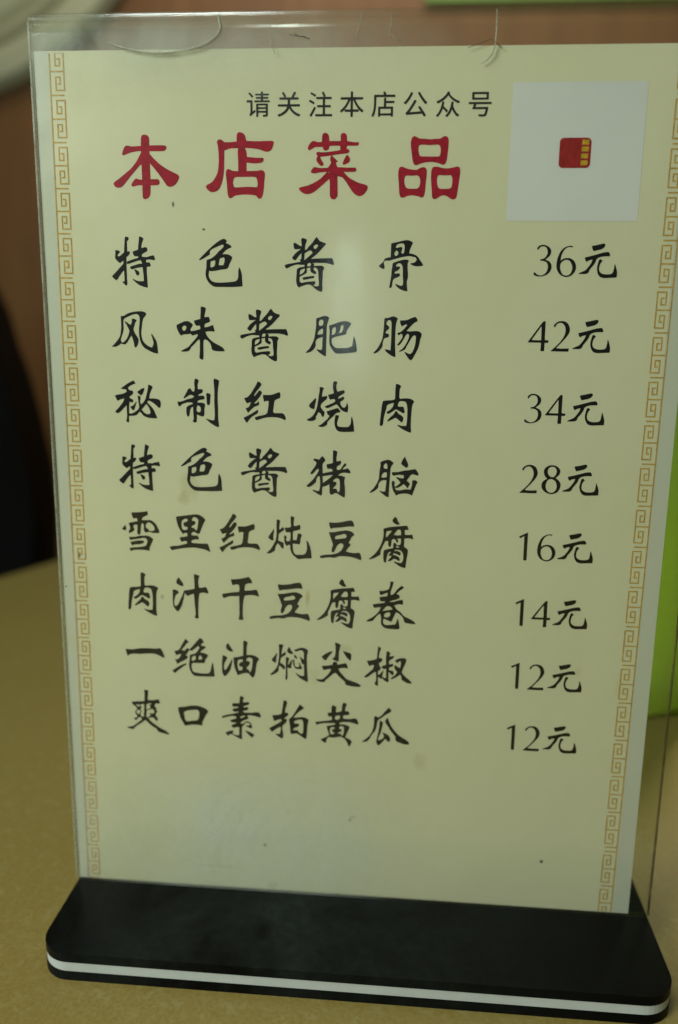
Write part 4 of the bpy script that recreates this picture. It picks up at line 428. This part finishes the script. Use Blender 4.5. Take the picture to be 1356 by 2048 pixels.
    '腐': '603,1252 567,1211 548,1183 543,1169 541,1153 547,1131 557,1118 582,1097 617,1074 643,1063 660,1059 676,1060 716,1074 718,1077 716,1081 671,1147 651,1204 645,1216 619,1242 607,1252|876,1045 771,1031 642,1020 511,1002 425,985 335,954 334,950 336,868 338,838 337,794 333,748 320,686 308,641 290,587 270,536 250,493 221,438 202,407 175,368 137,324 85,272 8,203 0,194 0,183 6,181 57,193 88,203 119,216 155,235 221,275 278,315 279,327 275,355 274,383 278,403 340,554 385,650 447,653 455,651 456,633 453,598 454,554 457,544 474,512 484,510 503,513 514,518 524,543 529,573 530,625 533,655 539,677 549,692 562,702 575,707 595,708 602,706 615,698 625,686 634,671 655,623 661,621 676,621 682,626 690,643 694,661 688,677 666,712 667,716 705,722 749,723 753,721 754,717 756,637 755,615 747,583 736,570 707,559 678,558 666,562 657,569 629,605 617,614 599,614 584,609 580,605 578,593 574,500 570,482 421,449 381,436 365,427 359,420 352,410 350,402 343,331 346,217 351,174 356,152 362,138 385,112 391,111 410,130 416,140 419,155 423,209 430,254 438,295 450,331 464,358 477,375 489,384 514,387 522,384 523,380 473,306 472,300 480,286 484,284 542,294 545,290 509,231 459,174 458,170 461,166 467,160 483,153 503,155 543,175 589,212 600,216 620,217 632,215 659,203 717,165 724,164 745,193 733,237 722,255 698,276 656,299 629,308 582,316 579,322 585,352 587,355 593,356 651,341 736,301 744,302 764,353 752,376 741,387 700,408 667,418 651,420 638,417 613,403 609,402 607,405 615,430 625,440 637,445 685,445 724,439 742,432 762,419 784,398 802,370 815,336 820,308 824,256 819,200 809,161 781,121 774,118 710,125 620,151 606,148 597,139 596,135 714,52 738,37 760,26 814,7 850,0 867,2 885,14 889,33 892,126 927,373 930,405 929,433 924,453 906,476 882,497 838,524 833,530 837,722 840,726 857,729 903,735 938,736 977,731 1041,716 1047,717 1048,719 1029,804 1023,828 1020,832 949,820 905,819 849,821 844,824 841,933 845,936 864,938 926,943 930,946 921,983 909,1011 887,1043 882,1046|711,940 721,941 727,938 742,920 750,902 754,860 753,814 751,808 698,802 660,800 594,806 587,809 588,815 621,870 643,902 661,925 669,931 683,938|524,908 535,909 537,905 495,846 419,756 406,742 402,742 399,747 397,764 395,806 408,889 419,893|659,534 677,535 689,531 716,508 718,504 715,501 690,496 674,495 665,498 654,505 637,523 640,526',
    '色': '568,1053 534,1044 505,1030 456,1001 406,968 328,909 222,818 100,703 0,605 9,584 17,585 98,623 249,711 252,717 249,744 249,761 252,777 258,792 277,812 306,831 358,856 509,918 534,925 550,926 562,923 568,917 571,908 570,890 544,854 507,819 464,787 441,765 414,732 353,677 311,646 285,630 253,616 181,595 173,586 167,515 166,440 145,323 143,262 151,214 171,159 197,115 232,74 274,40 302,21 327,10 351,4 394,0 753,1 850,6 993,20 996,28 986,163 984,248 980,277 966,341 952,384 944,401 920,437 917,436 915,432 900,341 898,234 891,199 883,177 868,155 853,142 827,130 788,121 704,111 570,100 433,96 367,102 322,112 299,121 282,132 261,149 249,163 236,183 223,209 213,246 213,269 227,355 230,358 269,347 310,347 378,357 507,383 593,392 638,404 656,414 670,432 693,497 747,599 758,628 765,659 710,701 681,712 639,720 610,722 545,720 538,723 589,780 625,812 663,834 746,868 750,872 738,903 725,916 698,932 618,967 619,973 643,994 643,1002 639,1017 625,1031 601,1048 580,1054|560,652 566,650 573,644 588,625 589,584 579,536 556,481 547,478 460,479 451,492 449,502 466,568 469,595 475,614 485,626 497,633|350,583 357,583 363,581 370,575 372,569 371,515 364,490 355,470 348,460 332,446 305,433 285,429 262,436 258,440 257,444 259,508 266,561 273,565',
    '菜T': '567,1378 549,1372 535,1363 523,1349 514,1329 507,1291 508,1202 504,1194 455,1189 408,1189 361,1207 330,1213 312,1212 288,1204 254,1176 218,1128 205,1101 195,1070 197,1045 202,1038 214,1028 227,1021 235,1020 333,1074 354,1082 396,1087 515,1089 523,1083 537,1044 560,1018 568,1014 604,1014 620,1018 635,1027 659,1048 666,1066 671,1097 676,1107 699,1110 772,1113 896,1112 904,1111 908,1106 911,1029 879,1019 820,1009 581,980 509,980 438,985 404,982 395,977 383,962 386,936 408,906 411,899 389,858 386,834 389,809 413,768 440,735 472,707 493,696 519,699 541,716 546,736 545,746 536,765 495,824 479,863 468,880 470,885 559,893 712,913 713,908 699,890 691,850 692,821 706,787 709,762 703,745 691,726 652,675 650,670 653,665 650,662 553,656 459,657 384,671 334,675 299,638 271,599 268,577 274,558 282,552 324,544 361,542 468,563 510,568 573,573 614,573 619,570 502,452 449,413 402,383 295,328 219,299 163,282 32,254 0,233 0,225 11,205 27,182 61,153 90,134 127,119 167,110 217,110 275,125 330,151 390,190 519,295 619,382 668,421 676,423 680,418 689,339 689,117 692,82 698,58 717,23 733,10 768,0 799,3 820,13 841,33 859,65 864,88 867,127 864,147 857,471 858,479 863,481 913,475 942,468 963,457 989,435 1021,398 1062,344 1162,199 1210,142 1250,104 1295,80 1337,70 1374,70 1405,80 1441,105 1470,133 1507,184 1522,216 1528,236 1525,285 1473,310 1332,346 1277,368 1196,407 1132,444 1081,481 1050,511 996,572 1000,575 1008,575 1039,573 1219,573 1245,579 1263,591 1272,610 1270,635 1263,649 1246,662 1227,665 1061,663 952,670 855,672 845,689 817,760 821,766 859,785 862,791 767,880 727,913 743,919 948,945 1046,953 1088,962 1106,982 1113,1007 1100,1028 1086,1041 1068,1048 1053,1050 1047,1054 1057,1109 1064,1112 1227,1111 1297,1114 1307,1124 1317,1146 1318,1165 1312,1182 1303,1186 1236,1184 1192,1186 1063,1207 1059,1214 1052,1308 1043,1334 1036,1346 1022,1359 1006,1369 988,1374 965,1374 953,1371 934,1359 922,1342 916,1313 919,1220 916,1210 675,1210 669,1216 659,1307 653,1324 642,1346 624,1364 606,1373 588,1378|1049,920 1043,915 1008,852 968,764 966,742 979,723 985,719 1045,737 1079,754 1109,776 1119,788 1129,808 1130,837 1124,854 1091,908 1081,918|660,572 667,571 670,567 670,550 667,544 658,565',
    '豆': '735,975 647,965 527,931 407,913 315,908 217,915 213,912 213,906 226,820 246,773 256,756 260,753 315,774 346,781 438,787 669,824 712,828 817,825 821,830 813,880 804,915 796,934 762,975|606,728 478,706 351,680 293,674 212,670 212,662 304,402 311,378 311,362 307,336 289,276 283,248 283,216 289,181 328,172 335,175 365,225 396,304 410,331 424,351 447,376 476,397 492,403 519,404 535,400 550,390 569,365 562,320 540,269 519,234 481,196 446,171 386,146 323,129 262,119 128,109 91,102 4,74 0,72 0,66 21,14 152,37 221,46 255,45 326,38 350,39 383,47 438,70 469,79 514,85 587,86 693,81 774,70 896,36 993,0 999,1 1004,17 1006,37 1006,54 997,102 986,136 976,159 965,173 952,183 940,187 924,189 864,175 835,174 789,176 709,188 631,212 631,218 687,301 728,348 737,363 738,377 731,393 696,424 695,430 729,490 760,562 780,586 821,612 824,619 815,648 807,662 783,684 751,702 712,717 679,726 653,730|564,636 584,637 602,633 622,623 632,610 638,596 641,578 635,558 621,544 594,534 428,508 389,507 373,509 367,514 359,545 376,568 393,584 413,593 483,609 545,631',
    '酱': '720,1184 694,1159 649,1092 624,1060 547,980 501,924 488,912 474,906 464,906 461,910 461,971 467,1015 492,1082 498,1122 497,1128 493,1132 459,1150 435,1158 415,1160 393,1158 379,1154 374,1116 374,1091 384,1011 384,992 381,987 353,993 325,1004 255,1050 223,1058 209,1060 205,1058 200,1033 200,983 210,949 223,922 229,920 251,920 354,926 362,926 365,923 312,887 270,855 240,828 197,777 169,738 169,733 184,709 198,696 234,679 242,679 274,716 327,787 360,819 376,840 379,834 379,761 375,711 372,707 347,696 343,692 361,653 357,651 220,625 71,600 45,592 25,584 3,572 0,566 6,539 13,526 31,508 45,501 148,550 190,566 244,582 285,588 319,589 373,583 442,585 452,554 450,546 375,533 319,517 297,506 288,497 281,485 274,457 272,431 272,385 263,290 261,232 270,174 278,149 290,124 319,88 325,85 357,104 377,113 484,149 513,154 549,154 573,150 599,142 618,131 705,57 739,33 778,14 812,2 826,0 841,3 853,9 863,58 863,100 858,139 858,218 866,332 866,429 874,467 901,515 902,521 873,554 857,563 839,567 789,569 689,563 669,563 666,569 666,612 662,614 626,615 621,617 652,624 696,628 871,629 903,628 967,620 1031,607 1095,581 1101,583 1110,592 1118,613 1111,643 1103,664 1082,720 1077,729 1073,732 854,729 682,720 625,714 609,716 601,720 603,724 679,779 742,832 799,888 857,954 909,1004 925,1027 927,1046 924,1051 836,1082 790,1104 774,1119 728,1180 724,1184|728,1024 737,1025 741,1023 756,1002 757,994 729,954 700,929 690,928 660,945 651,965 653,976 665,998 683,1015 707,1023|571,894 590,895 596,893 633,847 633,841 519,740 468,704 451,681 449,683 446,698 446,759 452,835 460,837 488,857 522,877 548,888|561,626 574,627 580,625 601,599 596,586 586,574 582,558 574,554 511,553 509,558 515,589 513,597 522,603 534,619 548,624|667,529 699,522 727,509 747,487 758,457 765,410 768,318 781,198 779,156 769,125 759,122 731,118 715,117 678,127 648,141 651,145 674,151 686,158 692,164 697,174 701,190 700,209 689,226 683,231 502,214 381,190 375,192 355,209 343,225 340,241 339,291 344,330 354,331 431,367 463,384 494,406 502,420 506,433 505,472 501,505 504,511 581,525 583,521 582,469 584,453 589,440 599,427 638,402 686,381 696,383 712,397 719,418 718,431 669,467 659,481 658,500|451,502 456,502 458,498 455,470 448,448 436,430 423,415 406,401 356,370 348,366 345,366 343,401 345,420 351,447 359,461 374,475 398,488|622,344 471,322 419,307 411,304 408,299 411,272 415,268 427,261 443,258 484,264 562,282 639,293 663,299 670,304 679,321 680,327 677,331 658,345',
    '里': '660,927 509,907 332,878 185,856 181,853 196,744 222,640 239,596 258,557 304,480 349,423 353,423 383,448 398,456 420,456 450,445 455,441 452,392 447,373 367,357 317,351 280,342 268,332 263,324 263,312 267,297 281,267 305,226 371,248 385,252 405,252 440,234 445,197 442,193 430,189 246,133 198,124 118,119 76,114 3,92 0,88 2,84 55,8 63,7 214,45 322,65 437,81 569,92 626,92 664,89 821,66 863,57 899,46 997,0 1005,2 1014,11 1015,19 980,139 968,169 948,205 817,201 689,203 578,210 562,212 553,216 556,259 561,274 598,287 636,297 660,300 727,301 732,306 744,330 734,350 701,402 616,398 558,407 555,411 556,438 561,454 578,472 590,480 606,487 622,490 640,485 672,462 726,437 732,438 754,454 763,463 771,480 805,574 852,685 876,735 906,786 900,804 878,836 849,863 806,894 766,913 730,923 684,929|642,858 667,853 702,830 722,810 729,798 734,784 733,760 715,632 705,583 694,544 684,534 673,529 666,533 639,569 618,585 602,588 566,590 562,594 568,625 579,642 594,651 636,666 647,674 656,689 663,727 662,733 659,739 642,756 628,763 616,765 582,763 578,767 576,777 576,793 580,803 608,849 614,854|414,810 441,812 459,804 468,790 472,764 450,745 435,736 361,705 358,699 363,675 374,637 384,622 404,606 432,615 438,613 453,601 463,589 464,567 459,548 455,544 414,530 386,529 346,536 338,546 323,586 319,605 314,661 315,694 320,730 328,749 334,759 350,775 376,793',
    '雪': '640,1018 518,997 438,986 254,976 248,973 251,936 260,892 273,860 293,825 297,822 301,822 348,837 358,837 374,829 384,817 388,807 390,797 389,766 386,762 379,760 197,716 183,711 178,706 170,692 170,686 196,630 201,595 201,581 194,560 167,504 161,486 163,467 168,453 177,452 239,481 283,510 304,532 309,546 309,556 305,570 286,605 284,620 289,639 309,666 317,669 376,671 381,666 384,636 382,573 376,530 374,457 379,444 393,422 442,428 452,448 457,467 471,614 482,682 486,692 495,702 514,714 536,696 543,682 545,666 540,562 541,543 545,527 553,511 561,500 575,490 593,482 609,480 621,485 638,496 654,501 689,496 753,479 785,475 919,480 927,482 933,499 932,506 909,580 883,638 849,694 832,716 783,763 749,785 729,794 713,798 514,792 506,796 504,807 505,825 520,846 539,865 572,886 640,914 648,920 652,947 653,975 647,1012 644,1018|663,735 676,736 685,734 699,730 718,719 761,687 786,659 801,631 810,595 810,581 805,552 800,541 769,529 752,525 718,524 673,527 669,531 660,558 652,571 639,582 609,596 601,604 595,614 593,629 594,661 600,684 614,705 629,718 648,730|76,651 36,609 4,571 1,564 0,546 5,539 53,524 92,519 96,522 97,526 100,612 95,628 85,648 81,652|472,400 429,395 339,371 304,365 165,357 162,350 171,317 190,286 196,282 389,317 496,340 541,344 569,338 588,328 605,311 617,288 621,270 620,249 612,216 602,189 588,164 573,148 556,140 491,123 363,104 251,93 166,75 162,71 163,67 182,22 194,0 202,1 271,27 301,35 328,38 433,42 506,41 589,33 669,21 673,23 669,62 670,87 673,99 694,151 739,245 768,316 736,349 709,372 681,387 651,398 627,402 586,405|410,277 345,267 300,257 199,231 194,228 194,224 226,151 232,145 290,166 311,171 329,174 397,175 438,183 499,202 521,215 537,232 530,267 527,271 520,273 476,278 451,279',
    '风': '681,958 586,949 490,930 420,907 394,895 327,856 304,846 279,844 255,848 245,846 243,818 245,678 244,595 233,498 220,433 210,397 198,368 186,346 143,290 77,215 0,142 7,139 75,140 112,147 168,173 210,206 227,213 244,213 292,196 307,197 327,203 344,215 378,249 469,390 478,400 495,370 504,346 523,282 536,225 541,168 545,154 563,127 578,134 598,151 622,190 635,227 646,277 648,320 641,340 573,446 545,504 536,545 539,567 578,690 588,708 619,747 618,751 604,763 575,782 548,787 510,784 506,782 502,727 500,713 482,657 475,644 424,674 348,727 341,728 330,721 332,713 375,645 428,539 435,513 432,481 421,444 387,363 366,328 348,303 314,270 275,239 269,236 248,247 235,257 229,267 225,290 226,314 235,353 273,444 296,523 299,543 301,604 299,703 303,743 309,763 316,775 333,792 352,804 505,872 560,887 590,892 621,892 634,889 646,884 671,862 685,840 691,814 691,764 684,692 667,567 663,450 668,393 680,316 696,254 715,210 741,169 772,133 796,115 846,85 945,36 989,18 1042,5 1101,0 1104,4 1103,31 1092,181 1087,223 1078,266 1054,320 974,444 958,444 953,441 951,438 989,319 998,277 1002,246 1001,228 995,200 983,169 966,141 957,139 943,141 917,148 868,175 834,197 811,215 781,245 761,271 746,299 734,335 728,362 723,394 720,436 722,505 743,658 758,737 770,781 788,811 820,844 837,866 844,880 847,898 845,912 833,927 814,939 793,947 752,957 725,959',
    '骨': '607,1099 580,1097 543,1091 438,1063 311,1037 268,1025 265,1002 263,931 262,813 260,772 261,736 258,733 185,720 142,707 126,687 107,649 97,634 82,616 3,546 0,541 1,537 44,501 70,485 92,480 130,485 132,493 127,539 112,588 110,617 114,632 121,643 137,655 155,659 189,656 218,656 250,663 498,732 649,758 690,758 803,734 815,727 824,719 840,685 840,677 822,646 799,625 758,610 694,598 693,596 697,592 728,573 766,554 782,549 803,545 849,541 904,542 927,544 990,558 990,564 967,606 913,676 876,734 852,757 823,776 782,794 742,806 708,811 685,811 679,815 672,827 671,837 680,880 704,950 743,1033 742,1054 736,1060 670,1090 639,1097|503,1028 523,1027 539,1022 556,1006 562,989 565,966 565,914 560,855 553,830 543,816 535,811 502,815 498,819 495,832 496,855 511,902 515,921 511,940 504,951 464,951 408,933 374,932 369,935 380,979 388,993 402,1003 421,1013 447,1021 478,1027|378,873 382,874 392,871 408,865 416,859 426,843 431,822 425,797 411,778 393,763 383,760 369,760 359,762 355,767 346,785 342,802 344,820 350,837 363,856|573,683 522,675 418,646 334,616 322,609 311,597 306,582 305,546 290,456 285,353 276,276 244,81 244,74 247,71 273,65 290,78 301,92 308,122 312,167 321,217 326,236 335,253 349,268 361,275 457,315 467,323 476,337 478,356 478,369 461,386 427,385 368,377 364,379 362,384 359,403 359,409 362,412 416,441 443,460 476,503 476,511 467,531 393,534 389,537 386,546 389,563 410,587 435,600 447,603 467,603 486,597 509,578 523,553 533,523 538,485 543,332 552,230 553,169 551,154 540,123 537,119 532,118 490,118 400,151 384,150 373,144 415,97 437,76 474,51 505,34 553,15 585,5 649,0 655,3 655,18 637,151 636,202 639,229 654,277 658,302 656,377 644,516 642,579 647,609 669,655 656,669 636,680 610,684',
    '黄': '707,1175 702,1170 691,1145 675,1101 671,1063 672,998 666,967 657,951 647,943 633,934 613,926 557,914 526,911 524,917 523,955 531,1056 442,1102 436,1104 432,1101 414,1059 408,1025 410,900 406,897 385,894 314,887 310,882 331,785 335,783 407,797 412,795 427,718 427,712 423,707 398,692 374,684 322,674 189,655 14,619 1,615 0,613 31,555 37,544 41,542 97,570 117,578 202,596 284,605 315,605 438,612 481,618 494,618 498,614 506,581 502,576 404,550 301,528 293,523 306,450 315,413 348,330 356,293 351,279 339,265 300,237 141,151 141,145 177,111 219,79 246,70 269,65 275,66 278,72 287,129 296,160 319,197 348,233 391,219 412,215 462,218 538,229 612,248 647,250 678,242 715,222 738,206 768,176 791,146 812,113 820,94 841,31 849,16 854,10 867,2 881,0 914,62 927,100 931,127 929,141 923,154 901,176 862,202 828,219 777,234 771,239 788,306 843,434 873,513 875,526 844,556 827,566 802,576 753,588 716,594 667,591 626,585 619,590 617,611 637,637 649,644 662,648 733,657 836,658 903,652 957,642 996,631 1074,599 1078,602 1086,618 1091,635 1088,653 1079,688 1058,735 1048,750 1035,762 1016,770 981,769 863,745 789,744 722,747 707,751 707,813 709,831 712,835 849,855 854,863 861,896 860,911 854,928 843,943 831,951 813,956 768,949 759,952 756,985 756,1013 758,1029 768,1064 795,1142 777,1159 754,1173 723,1177|609,830 614,830 618,826 628,787 625,760 613,736 599,726 581,718 548,711 527,710 510,721 500,738 497,760 500,780 510,798 522,808 534,813 563,821|656,541 680,543 706,535 718,524 730,492 731,432 726,381 710,309 704,285 700,280 671,299 646,326 635,333 621,336 588,332 583,337 583,359 585,365 659,390 665,397 675,433 676,447 671,450 638,459 625,466 614,479 607,498 616,516 628,531|439,502 485,498 490,492 496,472 496,465 432,436 428,431 436,393 447,372 462,360 493,351 497,345 477,324 452,312 409,296 404,300 387,333 377,363 374,379 374,423 376,461 380,468 413,494',
}
LINES = [
    ('notice_text', [('h请', 47.74, 198.57), ('h关', 54.54, 198.56), ('h注', 61.42, 198.52), ('h本', 68.21, 198.43), ('h店', 75.07, 198.42), ('h公', 81.98, 198.44), ('h众', 88.95, 198.30), ('h号', 95.83, 198.36)]),
    ('title_text', [('本T', 17.23, 181.47), ('店T', 38.37, 181.60), ('菜T', 59.29, 181.48), ('品T', 81.18, 181.51)]),
    ('dish_name', [('特', 15.98, 162.18), ('色', 36.49, 162.47), ('酱', 56.14, 161.65), ('骨', 77.40, 161.96)]),
    ('dish_name', [('风', 15.25, 147.27), ('味', 30.83, 146.05), ('酱', 45.74, 145.94), ('肥', 61.07, 147.26), ('肠', 76.62, 146.70)]),
    ('dish_name', [('秘', 15.46, 130.97), ('制', 30.62, 130.39), ('红', 46.39, 131.53), ('烧', 61.43, 129.91), ('肉', 78.47, 130.15)]),
    ('dish_name', [('特', 15.68, 114.55), ('色', 31.06, 114.86), ('酱', 45.59, 113.94), ('猪', 61.40, 114.29), ('脑', 76.50, 114.72)]),
    ('dish_name', [('雪', 15.96, 99.29), ('里', 27.67, 99.79), ('红', 40.09, 99.79), ('炖', 51.76, 98.77), ('豆', 64.75, 99.01), ('腐', 76.63, 97.49)]),
    ('dish_name', [('肉', 16.71, 82.78), ('汁', 28.12, 82.47), ('干', 40.57, 82.60), ('豆', 52.34, 83.04), ('腐', 64.12, 81.59), ('卷', 76.27, 81.84)]),
    ('dish_name', [('一', 15.58, 71.72), ('绝', 27.52, 67.15), ('油', 40.25, 67.45), ('焖', 52.53, 67.01), ('尖', 64.06, 66.31), ('椒', 76.02, 66.81)]),
    ('dish_name', [('爽', 15.02, 50.69), ('口', 28.69, 53.45), ('素', 39.96, 50.50), ('拍', 52.18, 51.32), ('黄', 63.96, 50.12), ('瓜', 75.92, 50.79)]),
    ('price', [('3', 111.63, 165.41), ('6', 116.49, 165.34), ('元', 121.46, 165.18)]),
    ('price', [('4', 111.26, 149.20), ('2', 116.45, 149.17), ('元', 121.24, 148.95)]),
    ('price', [('3', 111.50, 132.95), ('4', 116.09, 132.93), ('元', 121.23, 132.72)]),
    ('price', [('2', 111.40, 116.64), ('8', 116.36, 116.57), ('元', 121.20, 116.43)]),
    ('price', [('1', 111.95, 100.40), ('6', 116.34, 100.36), ('元', 121.12, 100.17)]),
    ('price', [('1', 112.01, 84.05), ('4', 115.89, 83.97), ('元', 121.02, 83.79)]),
    ('price', [('1', 111.89, 67.83), ('2', 116.01, 67.70), ('元', 120.90, 67.54)]),
    ('price', [('1', 111.77, 51.52), ('2', 115.91, 51.46), ('元', 120.79, 51.29)]),
]

def decode(s):
    return [[tuple(int(a) / 100.0 for a in q.split(',')) for q in loop.split(' ')] for loop in s.split('|')]

def fill_mesh(name, loops, y, grow=0.0):
    """flat printed shape: closed loops (mm, on the card) filled even-odd"""
    cu = bpy.data.curves.new("outline", 'CURVE'); cu.dimensions = '2D'; cu.fill_mode = 'BOTH'; cu.offset = grow
    for lp in loops:
        sp = cu.splines.new('POLY'); sp.points.add(len(lp) - 1)
        for p, (x, z) in zip(sp.points, lp): p.co = (x, z, 0, 1)
        sp.use_cyclic_u = True
    tmp = bpy.data.objects.new("outline", cu); COL.objects.link(tmp)
    dg = bpy.context.evaluated_depsgraph_get()
    me = bpy.data.meshes.new_from_object(tmp.evaluated_get(dg))
    bpy.data.objects.remove(tmp); bpy.data.curves.remove(cu)
    for v in me.vertices: v.co = (v.co.x * MM, y, v.co.y * MM)
    me.name = name; me.materials.clear()
    return me

INK_Y = -0.00004
for nm, items in LINES:
    loops = []
    for g, x, z in items:
        for lp in decode(GLYPHS[g]): loops.append([(x + a, z + b) for a, b in lp])
    mt = {'title_text': M_RED, 'notice_text': M_GREY}.get(nm, M_INK)
    link(nm, fill_mesh(nm, loops, INK_Y), mt, card)

# fret borders: printed bars merged into one flat mesh each
def fret(x_spine, side, ticks, name, extra=()):
    w = .31
    b = bmesh.new(); bars = []
    def bar(x0, z0, x1, z1):
        bars.append((min(x0, x1) - w / 2, max(x0, x1) + w / 2, min(z0, z1) - w / 2, max(z0, z1) + w / 2))
    ys = iter(range(100000))
    P = 9.8
    for zt in ticks:
        bar(.35, zt, 2.9, zt)                      # short tick
        zm = zt - P / 2
        bar(.35, zm, 3.15, zm)                     # long bar between two spirals
        for s in (1, -1):
            bar(3.15, zm + s * .36, 3.15, zm + s * 3.85)
            bar(1.25, zm + s * 3.85, 2.79, zm + s * 3.85)
            bar(1.25, zm + s * 3.49, 1.25, zm + s * 1.15)
            bar(1.61, zm + s * 1.15, 2.25, zm + s * 1.15)
            bar(2.25, zm + s * 1.51, 2.25, zm + s * 2.55)
            bar(1.75, zm + s * 2.55, 1.89, zm + s * 2.55)
    for zt in extra: bar(.35, zt, 2.9, zt)
    bars.append((-w / 2, w / 2, CARD_Z0 / MM + .3, CARD_Z1 / MM - .5))
    for x0, x1, z0, z1 in bars:
        z0 = max(z0, CARD_Z0 / MM + .2); z1 = min(z1, CARD_Z1 / MM - .4)
        if z1 <= z0: continue
        vs = []
        for x, z in ((x0, z0), (x1, z0), (x1, z1), (x0, z1)):
            vs.append(b.verts.new(((x_spine(z) + side * x) * MM, INK_Y, z * MM)))
        b.faces.new(vs)
    return from_bm(name, b, M_GOLD, card)
fret(lambda z: 3.18 + (z - 95) * .0055, 1, [203.25 + 9.78 - 9.775 * k for k in range(22)], "fret_border")
fret(lambda z: 141.15 + (z - 45) * .0066, -1, [35.97 + 9.80 * k for k in range(19)] + [24.94, 15.10, 15.10 - 9.8], "fret_border", (26.18,))

# plain white printed square with a small red badge (its code is left out)
QX, QZ, QS = 105.05, 177.07, 28.03
link("code_panel", fill_mesh("code_panel", [[(QX, QZ), (QX + QS, QZ), (QX + QS, QZ + QS), (QX, QZ + QS)]], INK_Y), M_PATCH, card)
badge = link("badge", fill_mesh("badge", [round_rect(115.55, 122.2, 187.95, 194.05, .9, 6)], INK_Y - .00003), mat_ink("badge_red", (.36, .02, .02)), card)
gold = mat_ink("badge_gold", (.62, .36, .03))
for k in range(4):
    z = 188.5 + k * 1.38
    link("gold_mark", fill_mesh("gold_mark", [[(120.15 + .03 * k, z), (121.6 + .03 * k, z), (121.65 + .03 * k, z + 1.0), (120.2 + .03 * k, z + 1.0)]], INK_Y - .00006), gold, badge)

# ------------------------------------------------------------------ blurred things behind
chair = thing("chair", "black padded chair with a rounded backrest beyond the left table edge", "chair", (-0.42, 0.50, -0.75))
M_LEATHER = mat_plain("black_leather", (.004, .0035, .004), .6, .15, 60)
def backrest_outline():
    R = [(.15, .970), (.164, .941), (.171, .915), (.178, .886), (.186, .862), (.193, .831), (.198, .804), (.201, .788), (.203, .75), (.203, .62)]
    top = [(.05, 1.028), (.09, 1.018), (.125, .998)]
    right = top + R
    return [(-x, z) for x, z in reversed(right)] + right
bm = bmesh.new(); add_prism(bm, list(reversed(backrest_outline())), 'y', -.05, 0, .012, 4)
from_bm("backrest", bm, M_LEATHER, chair, True)
bm = bmesh.new(); add_prism(bm, round_rect(-.21, .21, -.40, .0, .05), 'z', .41, .47, .02, 4)
from_bm("seat", bm, M_LEATHER, chair, True)
for sx in (-1, 1):
    bm = bmesh.new(); add_tube(bm, [(sx * .19, .07, 0), (sx * .185, .03, .42), (sx * .18, .025, .66)], .015, 12)
    from_bm("leg", bm, M_STEEL, chair, True)
    bm = bmesh.new(); add_tube(bm, [(sx * .18, -.37, 0), (sx * .18, -.36, .42)], .015, 12)
    from_bm("leg", bm, M_STEEL, chair, True)

def lathe(profile, seg=64):
    b = bmesh.new(); rings = []
    for r, z in profile:
        rings.append([b.verts.new((r * math.cos(2 * math.pi * k / seg), r * math.sin(2 * math.pi * k / seg), z)) for k in range(seg)] if r > 1e-6 else [b.verts.new((0, 0, z))])
    for r0, r1 in zip(rings, rings[1:]):
        for k in range(seg):
            k2 = (k + 1) % seg
            if len(r0) == 1 and len(r1) == 1: continue
            if len(r0) == 1: b.faces.new((r0[0], r1[k], r1[k2]))
            elif len(r1) == 1: b.faces.new((r0[k], r0[k2], r1[0]))
            else: b.faces.new((r0[k], r0[k2], r1[k2], r1[k]))
    return b

# round cream plaque on the wall, top left
plq = thing("wall_plaque", "big pale cream disc with a darker rim ring high on the brown wall", "wall plaque", (-0.72, 1.25, 0.94))
plq.rotation_euler = (math.radians(90), 0, 0)
M_CREAM = mat_plain("cream_enamel", (.60, .60, .42), .5, .4, 8); M_RING = mat_plain("olive_ring", (.47, .46, .31), .5, .4, 8)
from_bm("disc", lathe([(0, .03), (.335, .03), (.345, .022), (.345, .002), (0, .002)]), M_CREAM, plq)
from_bm("rim", lathe([(.347, .002), (.347, .028), (.355, .036), (.37, .036), (.375, .028), (.375, .002), (.347, .002)]), M_RING, plq)
from_bm("rim", lathe([(.377, .002), (.377, .030), (.39, .038), (.42, .034), (.43, .02), (.43, .002), (.377, .002)]), M_CREAM, plq)

# dark green board on the wall, above the stand to the right
bm = bmesh.new(); add_box(bm, .09, .95, 1.238, 1.249, .650, 1.05, .002)
tag(from_bm("wall_board", bm, mat_plain("green_board", (.28, .46, .12), .5, .4, 20)), "green board on the brown wall just above the stand's top edge", "board")

# lime green canister on the table behind the stand's right side
can = thing("canister", "lime green plastic canister standing on the table behind the stand's right edge", "canister", (0.172, 0.185, 0))
def mat_lime():
    N = NT("lime_plastic"); v = N.coord()
    p = N.principled((.42, .58, .13), .35, .5)
    t = N.n('ShaderNodeBsdfTranslucent'); t.inputs[0].default_value = (.52, .66, .15, 1)
    mx = N.n('ShaderNodeMixShader'); mx.inputs[0].default_value = .5
    N.t.links.new(p, mx.inputs[1]); N.t.links.new(t.outputs[0], mx.inputs[2])
    return N.done(mx.outputs[0])
M_LIME = mat_lime()
from_bm("body", lathe([(0, .0005), (.052, .0005), (.056, .004), (.057, .012), (.0555, .016), (.0555, .14), (.0565, .146), (.0535, .15), (.050, .146), (.050, .012), (0, .012)]), M_LIME, can, True)
